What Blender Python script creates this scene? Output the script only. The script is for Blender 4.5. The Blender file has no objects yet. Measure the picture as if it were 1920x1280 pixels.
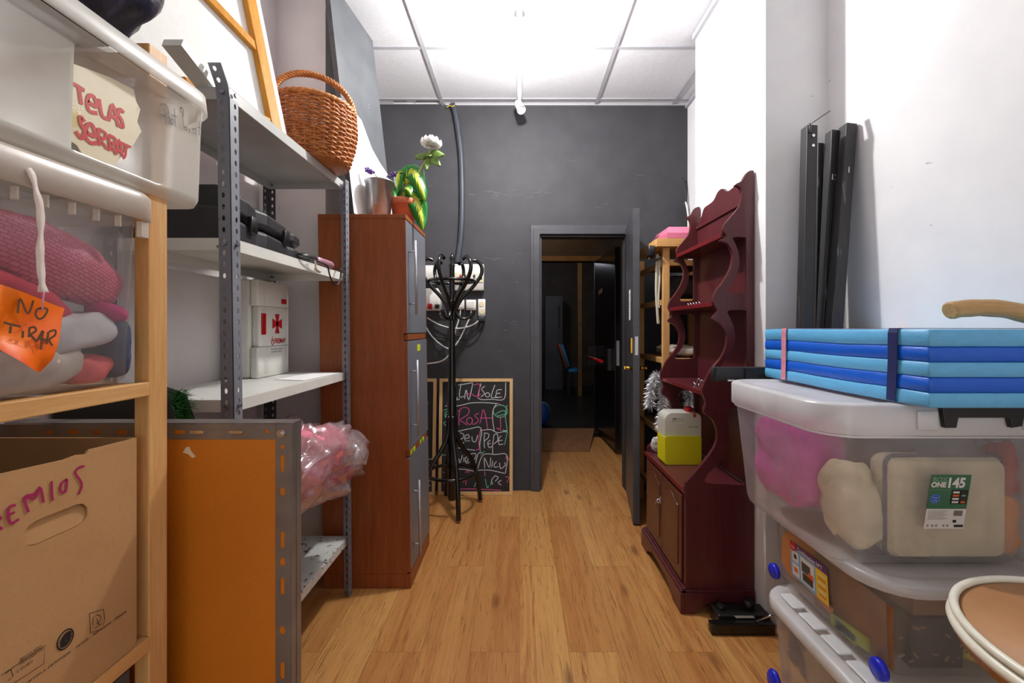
import bpy, bmesh, math, random
from mathutils import Vector, Matrix, noise
from mathutils.geometry import tessellate_polygon
SC = bpy.context.scene
COL = SC.collection
PI = math.pi
# ------------------------------------------------------------------ camera, world, light, exposure
cam_d = bpy.data.cameras.new('camera')
cam = bpy.data.objects.new('camera', cam_d); COL.objects.link(cam)
cam.location = (0, 0, 1.27); cam.rotation_euler = (PI/2, 0, 0)
cam_d.sensor_width = 36.0; cam_d.lens = 15.0
cam_d.shift_x = -14/1920; cam_d.shift_y = -24/1920
cam_d.clip_start = 0.02
SC.camera = cam
world = bpy.data.worlds.new('world'); SC.world = world; world.use_nodes = True
world.node_tree.nodes['Background'].inputs[0].default_value = (1.0, 0.96, 0.92, 1)
world.node_tree.nodes['Background'].inputs[1].default_value = 0.95
SC.view_settings.view_transform = 'Standard'
SC.view_settings.look = 'None'
SC.view_settings.gamma = 1.0
SC.view_settings.use_curve_mapping = False
SC.view_settings.exposure = 0.1
def lamp(name, loc, energy, radius, color=(1, 1, 1)):
    l = bpy.data.lights.new(name, 'POINT'); l.energy = energy; l.shadow_soft_size = radius; l.color = color
    o = bpy.data.objects.new(name, l); COL.objects.link(o); o.location = loc
    return o
lamp('track_lamp_light', (0.0, 2.25, 2.76), 88, 0.035, (1.0, 0.98, 0.95))
lamp('hall_fill', (0.3, 4.4, 2.55), 7.5, 0.08, (1.0, 0.72, 0.42))  # added warm fill for the hall
lamp('far_room_fill', (0.2, 7.2, 2.5), 16, 0.1, (0.85, 0.88, 1.0))  # added cool fill that lifts the dark far room, source unseen

# ------------------------------------------------------------------ pixel helpers (1920x1280 frame, camera above)
def onY(px, py, Y): return Vector(((px-974)*Y/800, Y, 1.27+(616-py)*Y/800))
def onX(px, py, X):
    Y = X*800/(px-974); return Vector((X, Y, 1.27+(616-py)*Y/800))
def S(r, g, b):
    f = lambda c: ((c/255+0.055)/1.055)**2.4 if c > 10 else c/255/12.92
    return (f(r), f(g), f(b), 1.0)
X3, Y3, Z3 = Vector((1,0,0)), Vector((0,1,0)), Vector((0,0,1))

# ------------------------------------------------------------------ materials
M = {}
def newmat(name):
    m = bpy.data.materials.new(name); m.use_nodes = True
    nt = m.node_tree; b = nt.nodes['Principled BSDF']
    M[name] = m
    return m, nt, b
def N(nt, t, **kw):
    n = nt.nodes.new(t)
    for k, v in kw.items():
        if k in ('operation', 'blend_type', 'data_type', 'noise_dimensions', 'wave_type', 'bands_direction', 'feature', 'musgrave_type'): setattr(n, k, v)
        elif k.startswith('i'): n.inputs[int(k[1:])].default_value = v
        else: n.inputs[k.replace('_', ' ')].default_value = v
    return n
def coords(nt, stretch=(1,1,1), src='Object'):
    tc = nt.nodes.new('ShaderNodeTexCoord'); mp = nt.nodes.new('ShaderNodeMapping')
    nt.links.new(tc.outputs[src], mp.inputs[0]); mp.inputs['Scale'].default_value = stretch
    return mp.outputs[0]
def noisy(nt, vec, scale, detail=5, rough=.55, lo=.3, hi=.7, dist=0):
    n = N(nt, 'ShaderNodeTexNoise', Scale=scale, Detail=detail, Roughness=rough, Distortion=dist)
    nt.links.new(vec, n.inputs['Vector'])
    r = N(nt, 'ShaderNodeMapRange', i1=lo, i2=hi); nt.links.new(n.outputs[0], r.inputs[0])
    return r.outputs[0]
def mix(nt, fac, a, b):
    m = nt.nodes.new('ShaderNodeMix'); m.data_type = 'RGBA'
    if hasattr(fac, 'is_linked'): nt.links.new(fac, m.inputs[0])
    else: m.inputs[0].default_value = fac
    for k, v in ((6, a), (7, b)):
        if hasattr(v, 'is_linked'): nt.links.new(v, m.inputs[k])
        else: m.inputs[k].default_value = v
    return m.outputs[2]
def bump(nt, b, h, strength, dist=.01):
    n = N(nt, 'ShaderNodeBump', Strength=strength, Distance=dist)
    nt.links.new(h, n.inputs['Height']); nt.links.new(n.outputs[0], b.inputs['Normal'])
def mat(name, c1, c2=None, scale=8, rough=.5, metal=0, stretch=(1,1,1), bmp=0, lo=.3, hi=.7, detail=5, spec=.5, dist=0):
    m, nt, b = newmat(name)
    v = coords(nt, stretch)
    if c2 is None: c2 = tuple(c*.86 for c in c1[:3])+(1,)
    f = noisy(nt, v, scale, detail, lo=lo, hi=hi, dist=dist)
    nt.links.new(mix(nt, f, c1, c2), b.inputs['Base Color'])
    b.inputs['Roughness'].default_value = rough; b.inputs['Metallic'].default_value = metal
    b.inputs['Specular IOR Level'].default_value = spec
    if bmp: bump(nt, b, f, bmp)
    return m
def flecked(name, base, base2, fleck, scale=30, lo=.62, hi=.66, rough=.6, spec=.5, stretch=(1,1,1), bscale=6, bmp=0, metal=0):
    """a coat with flecks of another colour (chips, scratches, speckle)"""
    m, nt, b = newmat(name)
    v = coords(nt); v2 = coords(nt, stretch)
    f = noisy(nt, v, bscale); g = noisy(nt, v2, scale, 6, .65, lo, hi)
    nt.links.new(mix(nt, g, mix(nt, f, base, base2), fleck), b.inputs['Base Color'])
    b.inputs['Roughness'].default_value = rough; b.inputs['Specular IOR Level'].default_value = spec; b.inputs['Metallic'].default_value = metal
    if bmp: bump(nt, b, g, bmp, .003)
    return m
def wood(name, c1, c2, c3, axis='Z', scale=1.0, rough=.5, spec=.4, knots=True):
    m, nt, b = newmat(name)
    st = {'X': (.6, 9, 9), 'Y': (9, .6, 9), 'Z': (9, 9, .6)}[axis]
    v = coords(nt, tuple(s*scale for s in st))
    f = noisy(nt, v, 3.0, 8, .6, .3, .7, .6)
    v2 = coords(nt, tuple(s*scale*3 for s in st)); g = noisy(nt, v2, 5.0, 8, .7, .35, .75)
    c = mix(nt, f, c1, c2)
    mm = N(nt, 'ShaderNodeMath', operation='MULTIPLY', i1=.55); nt.links.new(g, mm.inputs[0])
    c = mix(nt, mm.outputs[0], c, c3)
    if knots:
        vk = coords(nt, {'X': (.35,1,1), 'Y': (1,.35,1), 'Z': (1,1,.35)}[axis])
        vo = N(nt, 'ShaderNodeTexVoronoi', Scale=9.0); nt.links.new(vk, vo.inputs['Vector'])
        r = N(nt, 'ShaderNodeMapRange', i1=.10, i2=.04); nt.links.new(vo.outputs['Distance'], r.inputs[0])
        c = mix(nt, r.outputs[0], c, tuple(x*.45 for x in c3[:3])+(1,))
    nt.links.new(c, b.inputs['Base Color'])
    b.inputs['Roughness'].default_value = rough; b.inputs['Specular IOR Level'].default_value = spec
    return m
def plastic_clear(name, tint, haze, rough=.3, gloss=.08, scale=5, var=.12, through=.35):
    """milky see-through plastic: part of the light goes straight through, part is scattered"""
    m = bpy.data.materials.new(name); m.use_nodes = True; M[name] = m
    nt = m.node_tree; nt.nodes.clear()
    out = nt.nodes.new('ShaderNodeOutputMaterial')
    tr = N(nt, 'ShaderNodeBsdfTransparent'); tr.inputs[0].default_value = (.97, .97, .97, 1)
    df = nt.nodes.new('ShaderNodeBsdfDiffuse'); df.inputs[0].default_value = tint
    tl = nt.nodes.new('ShaderNodeBsdfTranslucent'); tl.inputs[0].default_value = tint
    gl = nt.nodes.new('ShaderNodeBsdfGlossy'); gl.inputs['Roughness'].default_value = rough
    m1 = N(nt, 'ShaderNodeMixShader', i0=through); nt.links.new(df.outputs[0], m1.inputs[1]); nt.links.new(tl.outputs[0], m1.inputs[2])
    v = coords(nt); f = noisy(nt, v, scale, 3)
    r = N(nt, 'ShaderNodeMapRange', i3=haze-var, i4=haze+var); nt.links.new(f, r.inputs[0])
    m2 = nt.nodes.new('ShaderNodeMixShader'); nt.links.new(r.outputs[0], m2.inputs[0])
    nt.links.new(tr.outputs[0], m2.inputs[1]); nt.links.new(m1.outputs[0], m2.inputs[2])
    fr = N(nt, 'ShaderNodeLayerWeight', Blend=.25)
    ma = N(nt, 'ShaderNodeMath', operation='MULTIPLY_ADD', i1=.28, i2=gloss); nt.links.new(fr.outputs['Fresnel'], ma.inputs[0])
    m3 = nt.nodes.new('ShaderNodeMixShader'); nt.links.new(ma.outputs[0], m3.inputs[0])
    nt.links.new(m2.outputs[0], m3.inputs[1]); nt.links.new(gl.outputs[0], m3.inputs[2])
    nt.links.new(m3.outputs[0], out.inputs[0])
    return m

# floor: long laminate planks along Y
m, nt, b = newmat('laminate')
tc = nt.nodes.new('ShaderNodeTexCoord'); sx = nt.nodes.new('ShaderNodeSeparateXYZ'); nt.links.new(tc.outputs['Object'], sx.inputs[0])
cb = nt.nodes.new('ShaderNodeCombineXYZ')
ay = N(nt, 'ShaderNodeMath', operation='ADD', i1=-1.677+12.1); nt.links.new(sx.outputs[1], ay.inputs[0])
ax = N(nt, 'ShaderNodeMath', operation='ADD', i1=.194*10); nt.links.new(sx.outputs[0], ax.inputs[0])
nt.links.new(ay.outputs[0], cb.inputs[0]); nt.links.new(ax.outputs[0], cb.inputs[1])
br = nt.nodes.new('ShaderNodeTexBrick'); nt.links.new(cb.outputs[0], br.inputs['Vector'])
br.offset = .5; br.offset_frequency = 2; br.squash = 1.0
for k, v in (('Scale', 1), ('Mortar Size', .0011), ('Brick Width', 1.21), ('Row Height', .194), ('Bias', 0), ('Mortar Smooth', .3)): br.inputs[k].default_value = v
br.inputs['Color1'].default_value = (0, 0, 0, 1); br.inputs['Color2'].default_value = (1, 1, 1, 1); br.inputs['Mortar'].default_value = (.5, .5, .5, 1)
# each plank shows narrower strips of its own tone
fl = N(nt, 'ShaderNodeMath', operation='MULTIPLY', i1=1/.0647); nt.links.new(ax.outputs[0], fl.inputs[0])
wn = nt.nodes.new('ShaderNodeTexWhiteNoise'); wn.noise_dimensions = '2D'
fl2 = N(nt, 'ShaderNodeMath', operation='FLOOR'); nt.links.new(fl.outputs[0], fl2.inputs[0])
cc = nt.nodes.new('ShaderNodeCombineXYZ'); nt.links.new(fl2.outputs[0], cc.inputs[0])
vm = N(nt, 'ShaderNodeMath', operation='MULTIPLY', i1=7.3); nt.links.new(br.outputs[0], vm.inputs[0]); nt.links.new(vm.outputs[0], cc.inputs[1]); nt.links.new(cc.outputs[0], wn.inputs['Vector'])
va = nt.nodes.new('ShaderNodeVectorMath'); va.operation = 'MULTIPLY_ADD'; va.inputs[1].default_value = (3.1, 5.7, 2.3)
nt.links.new(br.outputs[0], va.inputs[0]); nt.links.new(tc.outputs['Object'], va.inputs[2])
mp = nt.nodes.new('ShaderNodeMapping'); nt.links.new(va.outputs[0], mp.inputs[0]); mp.inputs['Scale'].default_value = (7, .55, 1)
g1 = noisy(nt, mp.outputs[0], 2.0, 8, .6, .34, .66, 2.4)
mp2 = nt.nodes.new('ShaderNodeMapping'); nt.links.new(va.outputs[0], mp2.inputs[0]); mp2.inputs['Scale'].default_value = (30, 1.3, 1)
g2 = noisy(nt, mp2.outputs[0], 2.5, 9, .72, .53, .68, 2.2)
c = mix(nt, g1, S(200, 146, 86), S(156, 96, 48))
sm = N(nt, 'ShaderNodeMath', operation='MULTIPLY', i1=.8); nt.links.new(wn.outputs[0], sm.inputs[0])
c = mix(nt, sm.outputs[0], c, S(204, 156, 92))
q = N(nt, 'ShaderNodeMath', operation='MULTIPLY', i1=.62); nt.links.new(br.outputs[0], q.inputs[0])
c = mix(nt, q.outputs[0], c, S(158, 96, 48))
q = N(nt, 'ShaderNodeMath', operation='MULTIPLY', i1=.9); nt.links.new(g2, q.inputs[0])
c = mix(nt, q.outputs[0], c, S(96, 54, 28))
mp3 = nt.nodes.new('ShaderNodeMapping'); nt.links.new(va.outputs[0], mp3.inputs[0]); mp3.inputs['Scale'].default_value = (2.6, 1.0, 1)
vo = N(nt, 'ShaderNodeTexVoronoi', Scale=2.3); nt.links.new(mp3.outputs[0], vo.inputs['Vector'])
r = N(nt, 'ShaderNodeMapRange', i1=.17, i2=.02); nt.links.new(vo.outputs['Distance'], r.inputs[0])
q = N(nt, 'ShaderNodeMath', operation='MULTIPLY', i1=.7); nt.links.new(r.outputs[0], q.inputs[0])
c = mix(nt, q.outputs[0], c, S(92, 54, 34))
q = N(nt, 'ShaderNodeMath', operation='MULTIPLY', i1=.55); nt.links.new(br.outputs['Fac'], q.inputs[0])
c = mix(nt, q.outputs[0], c, S(80, 50, 30))
nt.links.new(c, b.inputs['Base Color']); b.inputs['Roughness'].default_value = .38; b.inputs['Specular IOR Level'].default_value = .35

# painted walls
flecked('wall_white', S(234,234,236), S(226,226,230), S(150,150,156), scale=9, lo=.70, hi=.76, stretch=(1,1,3), rough=.65, spec=.25)
flecked('wall_side', S(222,216,214), S(212,205,204), S(176,168,166), scale=14, lo=.70, hi=.78, rough=.8, spec=.15)
flecked('wall_dark', S(66,66,70), S(58,58,62), S(150,150,154), scale=16, lo=.71, hi=.76, stretch=(1,1,2.5), rough=.62, spec=.3)
mat('trim_dark', S(70,70,76), S(60,60,66), 12, .4, spec=.5)
mat('ceiling_white', S(216,217,222), S(208,209,214), 40, .8, spec=.15)
mat('grid_white', S(176,177,184), S(166,167,174), 10, .5)
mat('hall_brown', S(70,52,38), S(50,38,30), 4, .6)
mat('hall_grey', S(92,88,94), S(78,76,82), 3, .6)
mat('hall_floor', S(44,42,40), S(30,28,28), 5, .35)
mat('lintel_ochre', S(140,100,50), S(110,78,40), 9, .5)
# woods
wood('pine', S(224,180,120), S(206,154,92), S(176,116,62), 'Z')
wood('pine_y', S(224,180,120), S(206,154,92), S(176,116,62), 'Y')
wood('pine_x', S(224,180,120), S(206,154,92), S(176,116,62), 'X')
wood('veneer', S(160,88,46), S(136,70,34), S(94,46,22), 'Z', 1.2, .4, .4, False)
wood('mahogany', S(100,42,46), S(82,33,38), S(54,22,28), 'Z', 1.0, .3, .5, False)
wood('mahogany_door', S(100,52,36), S(82,40,30), S(52,22,20), 'Z', 1.0, .3, .5, False)
flecked('mahogany_edge', S(120,26,32), S(92,20,26), S(70,30,24), scale=24, lo=.6, hi=.7, rough=.35)
wood('stretcher_ochre', S(222,160,60), S(200,136,44), S(168,104,30), 'Z', 1, .5, .3, False)
wood('branch', S(206,170,116), S(186,146,92), S(120,84,50), 'X', 1, .45, .4, False)
flecked('hardboard', S(206,122,22), S(194,110,18), S(176,98,16), scale=220, lo=.5, hi=.8, rough=.5, bscale=3)
flecked('cardboard', S(184,142,98), S(172,130,88), S(172,130,88), scale=160, lo=.5, hi=.8, rough=.8, spec=.15)
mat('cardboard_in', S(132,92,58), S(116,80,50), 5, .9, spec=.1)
mat('marker_magenta', S(168,26,88), S(150,20,80), 30, .6)
mat('marker_red', S(200,0,8), S(184,0,8), 60, .5)
mat('marker_black', S(34,30,36), S(24,22,26), 40, .6)
mat('marker_brown', S(100,62,20), S(86,50,16), 40, .6)
# metals
flecked('post_grey', S(128,130,140), S(118,120,130), S(92,94,102), scale=60, lo=.62, hi=.72, rough=.42, spec=.5)
mat('post_dark', S(84,82,84), S(64,62,64), 20, .5)
flecked('shelf_white', S(220,220,214), S(208,208,202), S(98,74,56), scale=26, lo=.66, hi=.69, rough=.4)
flecked('shelf_rusty', S(214,216,212), S(200,202,198), S(70,62,56), scale=38, lo=.575, hi=.61, rough=.45)
mat('shelf_grey', S(186,186,184), S(170,170,168), 6, .4)
mat('zinc', S(168,168,172), S(130,130,136), 20, .35, .8)
mat('frame_steel', S(146,138,132), S(120,112,108), 8, .38, .55)
mat('chrome', S(226,226,230), S(200,200,206), 10, .15, 1.0)
mat('brass', S(214,170,80), S(190,146,60), 10, .22, 1.0)
mat('galvanised', S(196,196,198), S(150,150,154), 30, .3, .85, stretch=(1,1,.2))
mat('handle_steel', S(190,190,194), S(176,176,180), 10, .3, .7)
mat('black_metal', S(30,29,30), S(20,20,21), 12, .35)
mat('black_lacquer', S(20,19,19), S(14,13,13), 8, .18, spec=.6)
flecked('stage_black', S(42,41,43), S(34,33,35), S(130,128,128), scale=34, lo=.63, hi=.72, rough=.45, stretch=(1,1,.10))
mat('black_plastic', S(46,46,50), S(34,34,38), 14, .42)
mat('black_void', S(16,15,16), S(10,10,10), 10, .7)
# plastics
plastic_clear('tub_milky', S(238,234,224), .66, var=.10)
plastic_clear('tub_rim', S(240,238,230), .88, var=.06)
plastic_clear('tub_clear', S(226,224,230), .13, var=.05)
plastic_clear('tub_lid', S(232,222,208), .74, var=.10)
plastic_clear('bin_clear', S(232,234,240), .22, var=.07)
plastic_clear('bin_lid', S(248,250,253), .80, var=.08)
plastic_clear('bin_warm', S(222,216,210), .17, var=.06)
plastic_clear('bag_film', S(246,236,240), .20, rough=.12, gloss=.22, scale=14, var=.16)
plastic_clear('jug_plastic', S(240,240,232), .78, var=.05)
plastic_clear('jug_liquid', S(252,246,24), .90, var=.03)
mat('blue_clip', S(26,40,200), S(20,32,180), 10, .35)
mat('red_plastic', S(190,16,28), S(170,12,24), 10, .35)
mat('white_plastic', S(236,236,232), S(226,226,222), 12, .35)
mat('beige_plastic', S(228,216,180), S(216,204,168), 12, .4)
mat('first_aid_white', S(228,228,222), S(220,220,214), 6, .35)
mat('door_grey', S(112,114,122), S(104,106,114), 6, .38)
mat('yellow_sticker', S(206,220,40), S(190,204,30), 20, .5)
mat('panel_white', S(244,244,242), S(236,236,234), 7, .6)
mat('panel_grey', S(122,124,128), S(104,106,110), 3.5, .42, spec=.5)
flecked('panel_paint', S(84,87,91), S(68,71,75), S(150,152,154), scale=18, lo=.68, hi=.74, rough=.4, stretch=(1,2,1))
mat('canvas_white', S(244,243,240), S(238,237,233), 60, .85, spec=.1)
mat('canvas_pink', S(240,196,214), S(248,226,232), 5, .7)
mat('paper', S(246,246,246), S(238,238,238), 8, .7)
flecked('label_paper', S(226,214,186), S(214,198,160), S(202,178,110), scale=10, lo=.56, hi=.66, rough=.5, bmp=.3)
mat('orange_paper', S(252,122,10), S(236,84,6), 12, .45, lo=.4, hi=.6)
mat('ribbon_white', S(226,212,204), S(206,190,184), 20, .6, bmp=.2)
mat('tape_pale', S(200,196,180), S(184,178,160), 20, .7)
# cloth
mat('navy_leather', S(44,48,70), S(30,33,50), 60, .32, bmp=.2)
def brickcloth():
    m, nt, b = newmat('pink_print')
    v = coords(nt, (1,1,1)); sp = nt.nodes.new('ShaderNodeSeparateXYZ'); nt.links.new(v, sp.inputs[0])
    cbn = nt.nodes.new('ShaderNodeCombineXYZ'); nt.links.new(sp.outputs[1], cbn.inputs[0]); nt.links.new(sp.outputs[2], cbn.inputs[1])
    mpn = nt.nodes.new('ShaderNodeMapping'); mpn.inputs['Rotation'].default_value = (0, 0, .38); nt.links.new(cbn.outputs[0], mpn.inputs[0])
    t = nt.nodes.new('ShaderNodeTexBrick'); nt.links.new(mpn.outputs[0], t.inputs[0])
    for k, vv in (('Scale', 1), ('Mortar Size', .0008), ('Brick Width', .012), ('Row Height', .006)): t.inputs[k].default_value = vv
    t.inputs['Color1'].default_value = S(206,106,126); t.inputs['Color2'].default_value = S(196,84,112); t.inputs['Mortar'].default_value = S(164,48,84)
    nt.links.new(t.outputs[0], b.inputs['Base Color']); b.inputs['Roughness'].default_value = .4
brickcloth()
for nm, a in (('cloth_red', (196,40,62)), ('cloth_coral', (222,100,98)), ('cloth_greywhite', (206,204,204)), ('cloth_slate', (78,84,104)),
              ('cloth_magenta', (190,40,110)), ('cloth_beige', (196,182,170)), ('cloth_pink', (226,98,178)), ('cloth_cream', (232,214,176)),
              ('cloth_rust', (186,74,50)), ('cloth_orange', (236,146,40)), ('cloth_purple', (84,58,92)), ('cloth_brown', (140,98,66)),
              ('cloth_charcoal', (76,66,56)), ('cloth_yellow', (206,186,40)), ('cloth_green', (168,180,40)), ('bag_pink', (226,132,150)), ('bag_red', (214,96,112)),
              ('wood_brown', (150,106,70)), ('kraft', (190,164,130)), ('pale_bits', (150,126,100))):
    mat(nm, S(*a), tuple(x*.72 for x in S(*a)[:3])+(1,), 18, .75, spec=.2, bmp=.1)
def sheen(name, c):
    m = mat(name, S(*c), tuple(x*.9 for x in S(*c)[:3])+(1,), 26, .38, stretch=(1,.5,2), bmp=.10); return m
sheen('mat_light', (100,180,230)); sheen('mat_dark', (12,94,212))
mat('strap_navy', S(20,30,96), S(16,24,80), 60, .6)
mat('strap_pink', S(222,150,170), S(204,126,140), 60, .6)
mat('piping', S(92,80,84), S(80,68,72), 30, .6)
# plants and others
mat('wicker', S(196,124,62), S(150,82,36), 40, .45, bmp=.2)
mat('wicker_light', S(206,136,66), S(176,104,48), 40, .4)
mat('terracotta', S(200,110,74), S(186,96,62), 12, .6)
mat('soil', S(60,44,34), S(40,30,24), 60, .9)
def leafmat():
    m, nt, b = newmat('leaf_variegated')
    at = nt.nodes.new('ShaderNodeUVMap'); sp = nt.nodes.new('ShaderNodeSeparateXYZ'); nt.links.new(at.outputs[0], sp.inputs[0])
    d = N(nt, 'ShaderNodeMath', operation='SUBTRACT', i1=.5); nt.links.new(sp.outputs[0], d.inputs[0])
    ab = N(nt, 'ShaderNodeMath', operation='ABSOLUTE'); nt.links.new(d.outputs[0], ab.inputs[0])
    mpn = nt.nodes.new('ShaderNodeMapping'); nt.links.new(at.outputs[0], mpn.inputs[0])
    no = noisy(nt, mpn.outputs[0], 14, 3, .6, .3, .7)
    # feathered yellow veins running out from the midrib
    t1 = N(nt, 'ShaderNodeMath', operation='MULTIPLY', i1=58.0); nt.links.new(sp.outputs[1], t1.inputs[0])
    t2 = N(nt, 'ShaderNodeMath', operation='MULTIPLY_ADD', i1=-46.0); nt.links.new(ab.outputs[0], t2.inputs[0]); nt.links.new(t1.outputs[0], t2.inputs[2])
    t3 = N(nt, 'ShaderNodeMath', operation='SINE'); nt.links.new(t2.outputs[0], t3.inputs[0])
    t4 = N(nt, 'ShaderNodeMath', operation='MULTIPLY_ADD', i1=-.07); nt.links.new(t3.outputs[0], t4.inputs[0]); nt.links.new(ab.outputs[0], t4.inputs[2])
    s = N(nt, 'ShaderNodeMath', operation='MULTIPLY_ADD', i1=-.16); nt.links.new(no, s.inputs[0]); nt.links.new(t4.outputs[0], s.inputs[2])
    r = N(nt, 'ShaderNodeMapRange', i1=.10, i2=.02); nt.links.new(s.outputs[0], r.inputs[0])
    nt.links.new(mix(nt, r.outputs[0], S(14,112,34), S(196,206,56)), b.inputs['Base Color']); b.inputs['Roughness'].default_value = .3
leafmat()
mat('leaf_green', S(110,140,60), S(90,120,46), 30, .5)
mat('leaf_bright', S(60,160,60), S(40,130,44), 30, .4)
mat('stem_green', S(150,160,96), S(124,132,70), 20, .5)
plastic_clear('petal_white', S(255,255,253), 1.0, gloss=.02, var=0, through=.6)
mat('lavender', S(104,70,150), S(80,50,128), 60, .7)
mat('turf', S(36,120,40), S(20,86,26), 60, .7)
m, nt, b = newmat('turf_backing')
v = coords(nt, (1,1,1)); sp = nt.nodes.new('ShaderNodeTexChecker'); nt.links.new(v, sp.inputs[0]); sp.inputs['Scale'].default_value = 330
sp.inputs[1].default_value = S(52,56,50); sp.inputs[2].default_value = S(26,30,28); nt.links.new(sp.outputs[0], b.inputs['Base Color']); b.inputs['Roughness'].default_value = .7
mat('tinsel', S(240,240,244), S(200,200,206), 60, .28, .45)
mat('chalkboard', S(30,30,33), S(24,24,27), 5, .6)
mat('chalk_white', S(214,214,216), S(180,180,184), 90, .9)
mat('scratch_grey', S(120,120,125), S(98,98,103), 40, .8)
mat('chalk_pink', S(214,90,150), S(184,70,130), 90, .9)
mat('chalk_green', S(110,190,150), S(90,160,126), 90, .9)
wood('frame_pale', S(224,190,140), S(210,172,118), S(190,148,96), 'Z', 1, .5, .3, False)
mat('pink_box', S(214,120,148), S(204,108,138), 14, .45)
mat('pink_dark', S(190,40,84), S(176,34,76), 14, .45)
mat('drum_skin', S(180,132,88), S(160,110,68), 5, .55)
mat('drum_hoop', S(238,236,222), S(226,222,204), 30, .35)
wood('drum_shell', S(196,150,100), S(176,126,80), S(140,96,60), 'Z', 1, .4, .4, False)
mat('cable_white', S(228,228,226), S(214,214,212), 20, .4)
mat('cable_black', S(30,30,32), S(22,22,24), 20, .5)
mat('conduit_grey', S(66,70,80), S(56,60,70), 12, .45)
mat('label_green', S(58,112,80), S(52,104,74), 10, .5)
mat('label_greentext', S(120,158,128), S(110,148,118), 10, .5)
mat('label_white', S(226,222,218), S(216,212,208), 10, .5)
mat('label_blue', S(30,90,190), S(26,80,176), 10, .5)
mat('label_sky', S(130,180,210), S(110,164,200), 20, .5)
mat('label_purple', S(98,50,120), S(88,44,110), 10, .5)
mat('label_yellow', S(236,196,30), S(226,184,24), 10, .5)
mat('label_orange', S(226,110,40), S(206,96,34), 10, .5)
mat('ink_black', S(30,30,32), S(24,24,26), 20, .6)
mat('ink_grey', S(150,146,144), S(136,132,130), 20, .6)
mat('ink_red', S(196,24,34), S(184,20,30), 20, .5)
mat('chair_blue', S(40,150,210), S(30,130,190), 10, .5)
mat('chair_orange', S(176,84,40), S(156,70,34), 10, .5)
mat('pink_metal', S(200,150,166), S(180,130,148), 20, .35, .4)
mat('bulb', S(255,255,255)); bb = M['bulb'].node_tree.nodes['Principled BSDF']; bb.inputs['Emission Color'].default_value = (1,1,1,1); bb.inputs['Emission Strength'].default_value = 8

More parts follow.
